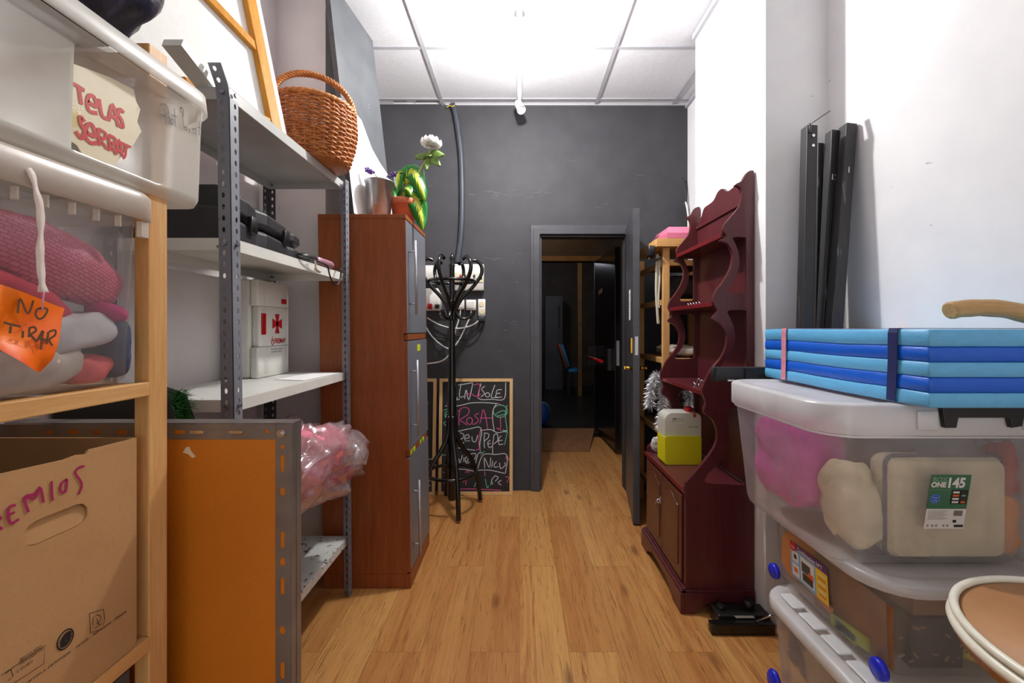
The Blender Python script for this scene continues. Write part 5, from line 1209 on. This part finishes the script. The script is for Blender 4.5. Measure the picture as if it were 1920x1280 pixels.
# ================================================================== PINE RACK BY THE DOOR, TINSEL
g = thing('pine_rack', 'pale pine rack against the dark wall behind the open door and dresser', 'rack', (1.1,2.9,0))
RX, RY0, RY1 = .895, 2.66, 3.20
for x in (RX, 1.27):
    for y in (RY0, RY1): part('post', 'pine', g, lambda q: q.box(x,x+.042,y,y+.03,.0005,1.775), .002)
for z in (1.70, 1.455, 1.085, .62, .2):
    part('end_rail', 'pine_x', g, lambda q: q.box(RX+.0425,1.2695,RY0+.004,RY0+.024,z-.035,z), .002)
    part('side_rail', 'pine_y', g, lambda q: q.box(RX+.01,RX+.03,RY0+.0305,RY1-.0005,z-.035,z), .002)
    part('shelf_board', 'wood_brown', g, lambda q: q.box(RX+.0305,1.2695,RY0+.0245,RY1-.001,z-.012,z-.001))
part('tray', 'pine_x', g, lambda q: (q.box(.845,1.31,2.62,3.10,1.7755,1.785), q.box(.845,1.31,2.62,2.635,1.785,1.825), q.box(.845,.86,2.6355,3.10,1.785,1.825), q.box(.8605,1.31,3.085,3.10,1.785,1.825)), .002)
g = thing('pink_box', 'pink lidded box standing in the tray on top of the pine rack', 'box', (1.02,2.8,1.786))
part('box_body', 'pink_dark', g, lambda q: q.box(.925,1.25,2.66,2.98,1.786,1.832))
def bl(q):
    a = [Vector(p) for p in ((.918,2.653,1.8325),(1.257,2.653,1.8325),(1.257,2.987,1.8325),(.918,2.987,1.8325))]
    b = [p+Z3*.035 for p in a]; c_ = [Vector(p) for p in ((.945,2.70,1.915),(1.257,2.70,1.915),(1.257,2.94,1.915),(.945,2.94,1.915))]
    q.loft([a,b,c_], smooth=False)
part('box_lid', 'pink_box', g, bl, .002)
mb = MB(); mb.tube(smooth([(.868,2.70,1.74),(.862,2.68,1.62),(.86,2.68,1.50),(.868,2.68,1.36),(.873,2.685,1.30)],6), .010, 6)
for v in mb.bm.verts: v.co.y = 2.68+(v.co.y-2.68)*.4
mb.tube(smooth([(.876,2.69,1.73),(.88,2.68,1.60),(.873,2.68,1.45),(.878,2.68,1.40)],6), .007, 6)
obj('cloth_strap', mb, 'tape_pale', None, 'pale cloth strap hanging from the near end of the pine rack', 'strap')
g = thing('clamp_light', 'small black clamp light hooked on the corner of the pine rack', 'lamp', (.84,2.68,1.72))
part('lamp_head', 'black_metal', g, lambda q: q.rbox(.80,.843,2.64,2.70,1.72,1.785,.008))
part('clamp', 'black_metal', g, lambda q: (q.tube(smooth([(.83,2.66,1.72),(.85,2.655,1.70),(.884,2.652,1.715)],5), .007, 6), q.tube(smooth([(.815,2.66,1.72),(.805,2.65,1.70),(.82,2.65,1.69),(.86,2.652,1.695)],4), .005, 6)))
mb = MB(); mb.plate([(2.70,.65),(3.15,.65),(3.15,.78),(2.95,.86),(2.70,.80)], [], (.97,0,0), Y3, Z3, X3, .2); obj('dark_bundle', mb, 'black_void', None, 'dark bundle on the lowest visible shelf of the pine rack', 'bundle')
mb = MB(); mb.blob((1.08,2.9,1.125),(.12,.18,.035),3,.3,5,3,zmin=1.0865); obj('folded_cloth', mb, 'cloth_beige', None, 'pale folded cloth on the pine rack shelf beside the open door', 'cloth')
mb = MB(); mb.blob((1.10,2.92,1.54),(.13,.20,.08),4,.12,4,6,zmin=1.4565); obj('black_case', mb, 'black_void', None, 'black case on the upper shelf of the pine rack', 'case')
g = thing('tinsel_garland', 'silver tinsel garland hanging between the open door and the jerrycan', 'tinsel', (.9,2.56,.7))
def tin(q):
    rnd = random.Random(11); path = smooth([(.79,2.58,.80),(.80,2.575,.93),(.84,2.58,.985),(.865,2.575,.90),(.86,2.57,.78),(.855,2.565,.68),(.90,2.575,.74),(.93,2.58,.88),(.97,2.58,.93),(1.02,2.58,.89),(1.03,2.58,.80)], 24)
    for p in path:
        for k in range(14):
            d = Vector((rnd.gauss(0,1), rnd.gauss(0,.55), rnd.gauss(0,1))).normalized(); s = d.orthogonal().normalized()*.0013; l = rnd.uniform(.028,.05); b = Vector((rnd.uniform(-.008,.008),0,rnd.uniform(-.01,.004)))
            m_ = p+d*l*.55; e = p+d*l+b
            q.f((q.v(p-s),q.v(p+s),q.v(m_+s),q.v(m_-s))); q.f((q.v(m_-s),q.v(m_+s),q.v(e)))
part('strands', 'tinsel', g, tin)
part('core_wire', 'zinc', g, lambda q: q.tube(smooth([(.79,2.58,.80),(.80,2.575,.93),(.84,2.58,.985),(.865,2.575,.90),(.86,2.57,.78),(.855,2.565,.68),(.90,2.575,.74),(.93,2.58,.88),(.97,2.58,.93),(1.02,2.58,.89),(1.03,2.58,.80)], 5), .002, 5))
mb = MB(); mb.blob((.80,2.465,.605),(.035,.012,.045),2.4,.4,8,3,zmin=.5565); obj('crumpled_paper', mb, 'cloth_greywhite', None, 'crumpled white paper on the far end of the dresser counter', 'paper')

# ================================================================== STAGE LEGS IN THE ALCOVE
def leg(px0, py0, pxb, w, d, Yt, Yb, label, mark=None, bracket=False):
    """square black timber leaning up in the alcove"""
    t = onY(px0, py0, Yt); b = onY(pxb, 612, Yb); ax = (t-b).normalized(); b = b-ax*((b.z-.003)/ax.z)
    H = (t-b).length; U = (X3-ax*X3.dot(ax)).normalized(); V = ax.cross(U)
    g = thing('stage_timber', label, 'timber', b, 'black stage timbers leaning in the alcove')
    part('shaft', 'stage_black', g, lambda q: q.loft([[b+U*a*w+V*c*d for a, c in ((0,0),(1,0),(1,1),(0,1))],[t+U*a*w+V*c*d for a, c in ((0,0),(1,0),(1,1),(0,1))]], smooth=False), .003)
    if bracket:
        part('bolt_head', 'chrome', g, lambda q: [q.tube([t-ax*z+U*w*.55-V*.0005,t-ax*z+U*w*.55-V*.004], .006, 8) for z in (.045,.085)])
        def bk(q):
            a = t-V*.002+U*.008; e = a+Vector((.066,-.01,.045))
            L = [[p+Y3*s-Z3*h for s, h in ((-.0105,0),(.0105,0),(.0105,.004),(-.0105,.004))] for p in (a, e)]
            q.loft(L, smooth=False); q.tube([a+Z3*.002, a-Z3*.035-Y3*.002], .005, 6)
        part('bracket', 'post_dark', g, bk, label='bent metal bracket')
    if mark:
        def wr(q):
            o = t-ax*mark[1]-V*.0012+U*mark[2]; q.text(mark[0], .032, o, U, ax, 1.0, bold=.0008)
        part('painted_number', 'chalk_white', g, wr)
leg(1514,233,1505,.042,.042,1.685,1.655,'black timber with bent bracket on top, leftmost in the alcove', None, True)
leg(1534,267,1529,.024,.03,1.74,1.72,'thin shorter black timber directly behind the bracketed leg')
leg(1546,268,1542,.024,.03,1.785,1.765,'darkest black timber in the middle of the alcove bundle')
leg(1560,242,1543,.034,.04,1.70,1.66,'black timber marked 12 in the alcove', ('12',.205,.002))
leg(1577,245,1564,.020,.03,1.70,1.68,'narrow black timber just behind the rightmost one')
leg(1588,229,1561,.042,.044,1.66,1.61,'scuffed black timber, rightmost in the alcove and leaning most', ('1',.20,.012))

# ================================================================== BLACK DEVICE ON THE FLOOR
g = thing('metal_bracket', 'black metal bracket device lying on the floor before the dresser', 'hardware', (.93,1.82,0))
part('base_bar', 'black_lacquer', g, lambda q: q.rbox(.795,1.06,1.765,1.80,.001,.045,.004), .002)
part('top_plate', 'black_metal', g, lambda q: q.box(.84,1.06,1.8005,1.88,.001,.06), .004)
for x, z, r in ((.87,.078,.016),(.99,.10,.02)): part('pivot', 'black_metal', g, lambda q: q.tube([(x,1.845,.0602),(x,1.845,z)], r, 12))
part('label', 'label_white', g, lambda q: q.plate([(.915,.05),(.995,.05),(.985,.0595),(.905,.0595)], [], (0,1.7998,0), X3, Z3, -Y3, .0006))
part('lever', 'chrome', g, lambda q: q.tube([(.985,1.782,.047),(1.03,1.76,.085),(1.045,1.755,.095)], .004, 8))

# ================================================================== RIGHT STACK OF BINS
def bin_(name, label, lo, hi, z0, z1, wallm, r):
    g = thing(name, label, 'storage bin', ((lo[0]+lo[1])/2,(lo[2]+lo[3])/2,z0), 'plastic bins stacked on the right')
    tubshell(lo, hi, z0, z1, 'bin_wall', wallm, g, r)
    return g
# bottom bin
g = bin_('storage_bin', 'lowest plastic bin on the floor with pale lid and blue wheel clip', (.825,1.27,.965,1.365,.06), (.80,1.30,.94,1.385,.07), .001, .395, 'bin_clear', .03)
rimband((.80,1.296,.93,1.385,.08), .398, .434, .02, 'lid', 'bin_lid', g, True)
for y in (1.0,1.09,1.18,1.27): part('lid_rib', 'bin_lid', g, lambda q: q.rbox(.815,.855,y,y+.07,.4345,.441,.006))
part('wheel_clip', 'blue_clip', g, lambda q: q.lathe([(.002,-.009),(.026,-.008),(.03,0),(.026,.008),(.002,.009)], (0,0,0), 20).xf(Matrix.Translation((.797,1.335,.165)) @ Matrix.Rotation(PI/2,4,'Y') @ Matrix.Scale(1.25,4,(1,0,0))))
# middle bin
g = bin_('storage_bin', 'middle plastic bin with colourful toy label and blue wheels', (.855,1.27,.998,1.44,.06), (.844,1.30,.994,1.47,.10), .4425, .640, 'bin_warm', .03)
rimband((.848,1.296,.996,1.47,.10), .642, .672, .012, 'lid', 'bin_lid', g, True)
for y, x, zc in ((1.42,.848,.464), (1.006,.8475,.468)):
    part('wheel', 'blue_clip', g, lambda q: q.lathe([(.002,-.010),(.020,-.009),(.024,-.004),(.024,.006),(.002,.010)], (0,0,0), 20).xf(Matrix.Translation((x,y,zc)) @ Matrix.Rotation(PI/2,4,'Y')))
def toy(q):
    y0, y1, z0, z1 = 1.168, 1.328, .508, .614
    XF = lambda y, z: .844+.011*(1-(z-.4425)/(.640-.4425))-.0035
    def quad(a, b, c_, d_, lift, mi):
        q.mi = mi; o = lambda y, z: Vector((XF(y,z)-lift, y, z))
        # u runs from the far edge (left in view) to the near edge
        Y_ = lambda u: y1+(y0-y1)*u; Z_ = lambda v: z0+(z1-z0)*v
        q.f([q.v(o(Y_(u),Z_(v))) for u, v in ((a,c_),(b,c_),(b,d_),(a,d_))])
    quad(0,1,0,1,0,1); quad(0,.70,0,.82,.0003,2); quad(.70,1,0,.80,.0003,3)
    quad(.05,.24,.46,.76,.0006,0); quad(.05,.24,.06,.40,.0006,0); quad(.29,.66,.08,.76,.0006,0)
    quad(.32,.56,.36,.64,.0009,6); quad(.50,.64,.30,.46,.0012,5); quad(.34,.62,.12,.34,.0012,7); quad(.10,.18,.55,.68,.0009,7); quad(.09,.2,.16,.3,.0009,5)
    for k in range(6): quad(.76,.95,.66-.11*k,.70-.11*k,.0006,5 if k % 2 else 0)
    q.mi = 4; c_ = Vector((XF(0,.60)-.0012, y1-.014, .600)); q.f([q.v(c_+Vector((0,-.015*math.cos(a),.013*math.sin(a)))) for a in [2*PI*k/16 for k in range(16)]])
    U = Vector((0,-1,0)); V = Vector((-.055,0,1)).normalized()
    q.mi = 0; q.text('Combinacion Nº7', .017, Vector((XF(0,.598)-.0014, y1-.034, .5975)), U, V, .86, bold=.0003)
    q.text('toy', .013, Vector((XF(0,.597)-.0016, y1-.006, .596)), U, V, 1)
part('toy_label', ['label_white','label_purple','label_sky','label_yellow','ink_red','label_orange','post_dark','hall_brown'], g, toy, label='colourful toy label on the left wall')
# top bin
lo1, hi1 = (.775,1.285,1.065,1.50,.075), (.748,1.30,1.035,1.535,.085)
g = bin_('storage_bin', 'big clear lidded bin with green price label beneath the blue mat', lo1, hi1, .6745, 1.012, 'bin_clear', .03)
part('wall_ridge', 'bin_lid', g, lambda q: q.tube([(p[0],p[1],1.008) for p in rrect(.743,1.302,1.030,1.538,.088,6)], .003, 6, True))
rimband((.750,1.290,1.035,1.535,.085), 1.0135, 1.088, .018, 'lid', 'bin_lid', g, True)
def clip(q):
    q.plate([(.995,1.086),(1.195,1.086),(1.185,1.040),(1.160,1.036),(1.155,1.060),(1.035,1.060),(1.030,1.036),(1.003,1.036)], [], (0,1.0165,0), X3, Z3, -Y3, .012)
part('clip_handle', 'black_metal', g, clip, .002)
for x0, x1 in ((.945,.993),(1.197,1.24)): part('clip_mount', 'bin_lid', g, lambda q: q.rbox(x0,x1,1.010,1.0165,1.03,1.075,.003))
def price(q):
    y = lambda z: 1.037+.030*(1-(z-.6745)/.3375)-.0035
    U = X3; O0 = onY(1742,996,1.04); O1 = onY(1757,890,1.04); W = .098; H = O1.z-O0.z; sh_ = (O1.x-O0.x)*.45
    V = Vector((sh_, y(O1.z)-y(O0.z), H)).normalized(); Hl = Vector((sh_,0,H)).length; O = Vector((O0.x, y(O0.z), O0.z))
    def rq(a, b, c_, d_, mi, l): q.mi = mi; q.f([q.v(O+U*W*u+V*Hl*v-Y3*l) for u, v in ((a,c_),(b,c_),(b,d_),(a,d_))])
    rq(0,1,0,.37,1,0); rq(0,1,.37,1,0,0)
    def tx(t, s, u, v, mi, bold=.0004, sx=1): q.mi = mi; q.text(t, s, O+U*W*u+V*Hl*v-Y3*.0006, U, V, sx, bold=bold)
    tx('BOX', .0175, .04, .87, 3, .0004); tx('ONE', .0175, .02, .775, 1, .0008); tx('145', .034, .395, .77, 1, .0014, .92)
    tx('ECO LINE & STORAGE', .005, .03, .715, 3, 0)
    q.mi = 2; c_ = O+U*W*.17+V*Hl*.56-Y3*.0005; q.f([q.v(c_+U*.0125*math.cos(a)+V*.0125*math.sin(a)) for a in [2*PI*k/20 for k in range(20)]])
    q.mi = 1
    for k in range(12): p = c_+U*.0105*math.cos(k*PI/6)+V*.0105*math.sin(k*PI/6)-Y3*.0003; q.f([q.v(p+U*.0011*math.cos(a)+V*.0011*math.sin(a)) for a in [2*PI*j/6 for j in range(6)]])
    q.text('Made', .0055, c_-U*.006+V*.001-Y3*.0003, U, V); q.text('in EU', .005, c_-U*.0055-V*.006-Y3*.0003, U, V)
    rq(.56,.97,.46,.72,4,.0004)
    for k in range(4): rq(.60,.76,.48+.06*k,.515+.06*k,1 if k != 2 else 5,.0007)
    for k in range(4): rq(.82,.93,.48+.06*k,.515+.06*k,(5,7,3,7)[k],.0007)
    for k in range(8): rq(.05,.55-.05*(k % 3),.33-.022*k,.338-.022*k,6,.0004)
    x = .70
    for k in range(13): w_ = (.008,.014,.006)[k % 3]; rq(x,x+w_,.24,.34,4,.0004); x += w_+.008
    rq(.70,.79,.115,.165,4,.0004); rq(.75,.98,.03,.075,4,.0004)
    for u in (.06,.18,.28,.46,.56): rq(u,u+.05,.035,.08,6,.0004)
part('price_label', ['label_green','label_white','label_blue','label_greentext','ink_black','label_orange','ink_grey','hall_brown'], g, price, label='green and white product label')

# contents
inner('pink_cushion', 'cloth_pink', (.895,1.36,.86), (.10,.125,.135), 'bright pink cushion behind the left wall of the big clear bin', 'cushion', 3.2, .14, 3, 21, None, .68)
g = thing('cream_cushion', 'flat cream cushion with dark piping behind the green price label', 'cushion', (1.095,1.115,.677))
def cush(q):
    L = []
    for k, (d, y) in enumerate(((.03,1.082),(.006,1.094),(0,1.115),(.006,1.14),(.03,1.155))):
        base_ = rrect(.945+d*.3,1.235-d*.3,.684+d*.3,.942-d*.3,.02,5); L.append([Vector((p[0]+(-.012 if p[0] > 1.09 else .012)*math.sin((p[1]-.684)/.258*PI)*-1*(1 if k in (1,2,3) else 1), y, p[1])) for p in base_])
    q.loft(L, True, True, False)
part('cushion_cover', 'cloth_cream', g, cush)
part('cushion_piping', 'piping', g, lambda q: q.tube([Vector((p[0]+(.012 if p[0] > 1.09 else -.012)*math.sin((p[1]-.684)/.258*PI), 1.098, p[1])) for p in rrect(.943,1.237,.684,.944,.02,8)], .0045, 6, True))
g = thing('cream_cushion', 'bulging cream cushion left of the piped one in the big clear bin', 'cushion', (.90,1.19,.677))
part('cushion_cover', 'cloth_cream', g, lambda q: q.blob((.905,1.165,.80), (.058,.075,.118), 2.6, .22, 4, 22, 34, .684))
part('cushion_piping', 'piping', g, lambda q: q.tube(smooth([(.845,1.14,.72),(.87,1.105,.693),(.905,1.092,.687),(.935,1.09,.69)],5), .004, 6))
inner('tulle_scraps', 'cloth_rust', (1.09,1.20,.925), (.15,.040,.052), 'rust coloured fabric scraps on top of the cushions in the big bin', 'fabric', 2.4, .6, 7, 23)
inner('purple_cloth', 'cloth_purple', (1.03,1.30,.942), (.05,.045,.035), 'dark purple cloth beside the pink cushion in the big bin', 'cloth', 2.6, .35, 6, 24, Matrix.Rotation(.2,4,'X'))
inner('rust_cloth', 'cloth_rust', (1.262,1.13,.90), (.026,.045,.075), 'rust and red cloth at the right end of the big clear bin', 'cloth', 2.8, .4, 6, 25, None, .69)
inner('orange_cloth', 'cloth_orange', (1.262,1.125,.755), (.024,.04,.07), 'orange cloth low at the right end of the big clear bin', 'cloth', 2.8, .4, 6, 26, None, .69)
inner('white_bag', 'cloth_greywhite', (1.17,1.12,.985), (.10,.035,.014), 'thin white plastic wrapping on top of the cushions in the big bin', 'wrapping', 2.6, .4, 7, 27)
inner('brown_cloth', 'cloth_brown', (1.14,1.38,.80), (.13,.10,.11), 'brown cloth filling the back of the big clear bin', 'cloth', 3.4, .2, 4, 28, None, .69)
# middle bin contents
inner('orange_cushion', 'cloth_orange', (.915,1.355,.545), (.062,.075,.075), 'orange cushion at the far end of the middle bin', 'cushion', 3, .15, 4, 31, None, .447)
mb = MB(); mb.plate([(1.005,.465),(1.265,.455),(1.265,.612),(1.005,.612)], [], (.876,0,0), Y3, Z3, X3, .006, ); obj('brown_board', mb, 'wood_brown', None, 'brown board standing along the left wall inside the middle bin', 'board')
mb = MB(); mb.box(.866,.872,1.06,1.19,.458,.49, R(-8,'X',(.87,1.12,.47))); mb.box(.866,.8715,1.10,1.17,.452,.478); obj('green_packet', mb, 'cloth_green', None, 'yellow-green packet low against the left wall of the middle bin', 'packet')
mb = MB(); mb.box(.864,.872,1.185,1.30,.486,.504, R(10,'X',(.87,1.24,.49))); obj('orange_strip', mb, 'cloth_orange', None, 'orange strip lying under the toy label inside the middle bin', 'strip')
mb = MB(); mb.box(.955,1.265,1.035,1.25,.575,.622); obj('kraft_box', mb, 'wood_brown', None, 'brown flat box on top inside the middle bin near its front', 'box')
mb = MB(); mb.box(.945,1.07,1.03,1.2,.452,.57); obj('charcoal_bundle', mb, 'cloth_charcoal', None, 'dark charcoal bundle behind the front wall of the middle bin', 'bundle')
mb = MB(); mb.box(1.08,1.26,1.03,1.2,.50,.57); obj('rust_bundle', mb, 'cloth_rust', None, 'reddish brown bundle right of the charcoal one in the middle bin', 'bundle')
rnd = random.Random(5)
g = thing('wood_scraps', 'small pale wood scraps scattered behind the front wall of the middle bin', 'scraps', (1.0,1.02,.5))
def bits(q):
    for k in range(15):
        a = rnd.uniform(.91,1.09); z = rnd.uniform(.47,.56)
        q.box(-.007,.007,-.002,.002,-.002,.002, Matrix.Translation((a,1.02,z)) @ Matrix.Rotation(rnd.uniform(-1,1),4,'Y') @ Matrix.Scale(rnd.uniform(.5,1.2),4))
q = MB(); bits(q); obj('scrap_pile', q, 'pale_bits', g, kind='stuff')
inner('yellow_packet', 'cloth_yellow', (1.17,1.06,.475), (.085,.035,.024), 'yellow packet at the bottom front of the middle bin', 'packet', 3, .2, 6, 33, None, .447)
# bottom bin contents
mb = MB(); T = R(-14,'X',(.9,1.22,.2)); mb.rbox(.835,.90,1.17,1.24,.02,.33,.02,T); obj('kraft_roll', mb, 'kraft', None, 'kraft paper roll standing behind the left wall of the lowest bin', 'roll')
inner('brown_cloth', 'cloth_brown', (1.09,1.16,.17), (.15,.16,.15), 'brown cloth filling the lowest bin', 'cloth', 3.4, .2, 4, 35, None, .006)
inner('beige_cloth', 'cloth_beige', (.885,1.06,.13), (.045,.07,.11), 'beige cloth at the near end of the lowest bin', 'cloth', 3, .2, 5, 36, None, .006)

# ================================================================== BLUE FOLDING MAT, BAR, WOODEN CROOK, DRUM
g = thing('folding_mat', 'folded gym mat of five blue panels on top of the bin stack', 'mat', (1.1,1.27,1.092))
MX0, MX1, MY0, MY1 = .918, 1.312, .955, 1.60
zz = [1.0905, 1.125, 1.159, 1.194, 1.228, 1.268]
for k in range(5):
    m_ = 'mat_light' if k % 2 == 0 else 'mat_dark'
    def pn(q):
        z0, z1 = zz[k]+.0003, zz[k+1]-.0003; L = []
        for z, d in ((z0,.0035),(z0+.003,.0005),((z0+z1)/2,0),(z1-.003,.0005),(z1,.0035)):
            loop = []
            for p in rrect(MX0+d,MX1-d,MY0+d,MY1-d,.006,3): loop.append(p)
            out = []
            for a, b in zip(loop, loop[1:]+loop[:1]):
                n_ = max(1, int(math.hypot(b[0]-a[0], b[1]-a[1])/.03))
                for j in range(n_): out.append((a[0]+(b[0]-a[0])*j/n_, a[1]+(b[1]-a[1])*j/n_))
            L.append([Vector((p[0]-.0012*noise.noise(Vector((p[1]*22,k*3.1,z*60)))*(1 if p[0] < MX0+.02 else 0), p[1], z+.0014*math.sin(p[1]*14))) for p in out])
        q.loft(L)
    part('mat_panel', m_, g, pn)
def strap(y, w, off):
    def b(q):
        pts = [(MX1+.001,y,zz[0]),(MX1+.001,y,zz[5]+.002),(MX0-.001,y,zz[5]+.0025),(MX0-.0035,y,zz[5]-.008),(MX0-.0035,y,zz[3]),(MX0-.003,y+off,zz[0]+.004),(MX0+.03,y+off,zz[0]-.0005)]
        A = []; B = []
        for i, p in enumerate(pts): A.append(q.v(Vector(p)+Y3*w)); B.append(q.v(Vector(p)-Y3*w))
        for i in range(len(pts)-1): q.f((A[i],A[i+1],B[i+1],B[i]))
    return b
o = part('strap', 'strap_navy', g, strap(1.045,.013,.006), label='navy blue strap'); o.modifiers.new('t','SOLIDIFY').thickness = -.0015
o = part('strap', 'strap_pink', g, strap(1.475,.012,.004), label='pink strap'); o.modifiers.new('t','SOLIDIFY').thickness = -.0015
for x0, x1, z0, z1 in ((1.235,1.30,zz[5]-.012,zz[5]-.001),(1.262,1.311,zz[1]-.006,zz[1]+.004)): part('edge_tape', 'tape_pale', g, lambda q: q.box(x0,x1,.951,.9548,z0,z1), label='pale tape on the front edge')
g = thing('black_bar', 'black metal bar lying across the far edge of the big bin lid', 'bar', (.97,1.62,1.066))
part('bar_body', 'stage_black', g, lambda q: q.rbox(.735,1.10,1.611,1.642,1.072,1.124,.004))
for x0, x1 in ((.85,.90),(.735,.742)): part('end_bracket', 'black_metal', g, lambda q: q.box(x0,x1,1.602,1.6105,1.072,1.122))
part('fixing_tab', 'white_plastic', g, lambda q: q.box(.785,.81,1.606,1.6105,1.0722,1.078))
mb = MB()
pts = smooth([(1.008,1.0,1.312),(1.03,1.0,1.316),(1.08,1.0,1.319),(1.14,1.0,1.315),(1.20,1.0,1.300),(1.25,1.0,1.283),(1.292,1.0,1.268+.021)], 6)
mb.tube(pts, [.0165]+[.0205+.0006*math.sin(i) for i in range(len(pts)-2)]+[.019], 14)
obj('wooden_crook', mb, 'branch', None, 'curved pale wooden crook lying over the blue folded mat', 'stick')
dc = Vector((.955,.625,0)); DZ = .772
g = thing('stool', 'dark stool carrying the drum at the right edge', 'stool', dc)
part('seat', 'black_metal', g, lambda q: q.lathe([(.002,DZ-.075),(.14,DZ-.075),(.145,DZ-.06),(.14,DZ-.046),(.002,DZ-.046)], dc, 32))
part('column', 'black_metal', g, lambda q: q.lathe([(.09,.001),(.09,.02),(.03,.05),(.03,DZ-.076)], dc, 24))
g = thing('drum', 'round shallow drum with brown skin and white hoops in the right foreground', 'drum', dc)
part('drum_shell', 'drum_shell', g, lambda q: q.lathe([(.214,DZ-.045),(.222,DZ-.045),(.222,DZ-.006),(.218,DZ-.006),(.214,DZ-.012),(.214,DZ-.045)], dc, 64, cap0=False, cap1=False))
part('drum_head', 'drum_skin', g, lambda q: q.lathe([(.001,DZ-.003),(.1,DZ-.003),(.2175,DZ-.003),(.2175,DZ-.0055),(.001,DZ-.0055)], dc, 64, cap0=False, cap1=False))
part('drum_hoop', 'drum_hoop', g, lambda q: q.tube([dc+Vector((.224*math.cos(2*PI*k/72),.224*math.sin(2*PI*k/72),DZ)) for k in range(72)], .0068, 10, True))
part('drum_hoop', 'drum_hoop', g, lambda q: q.lathe([(.2235,DZ-.026),(.232,DZ-.025),(.2345,DZ-.018),(.232,DZ-.010),(.2235,DZ-.009)], dc, 72, cap0=False, cap1=False))
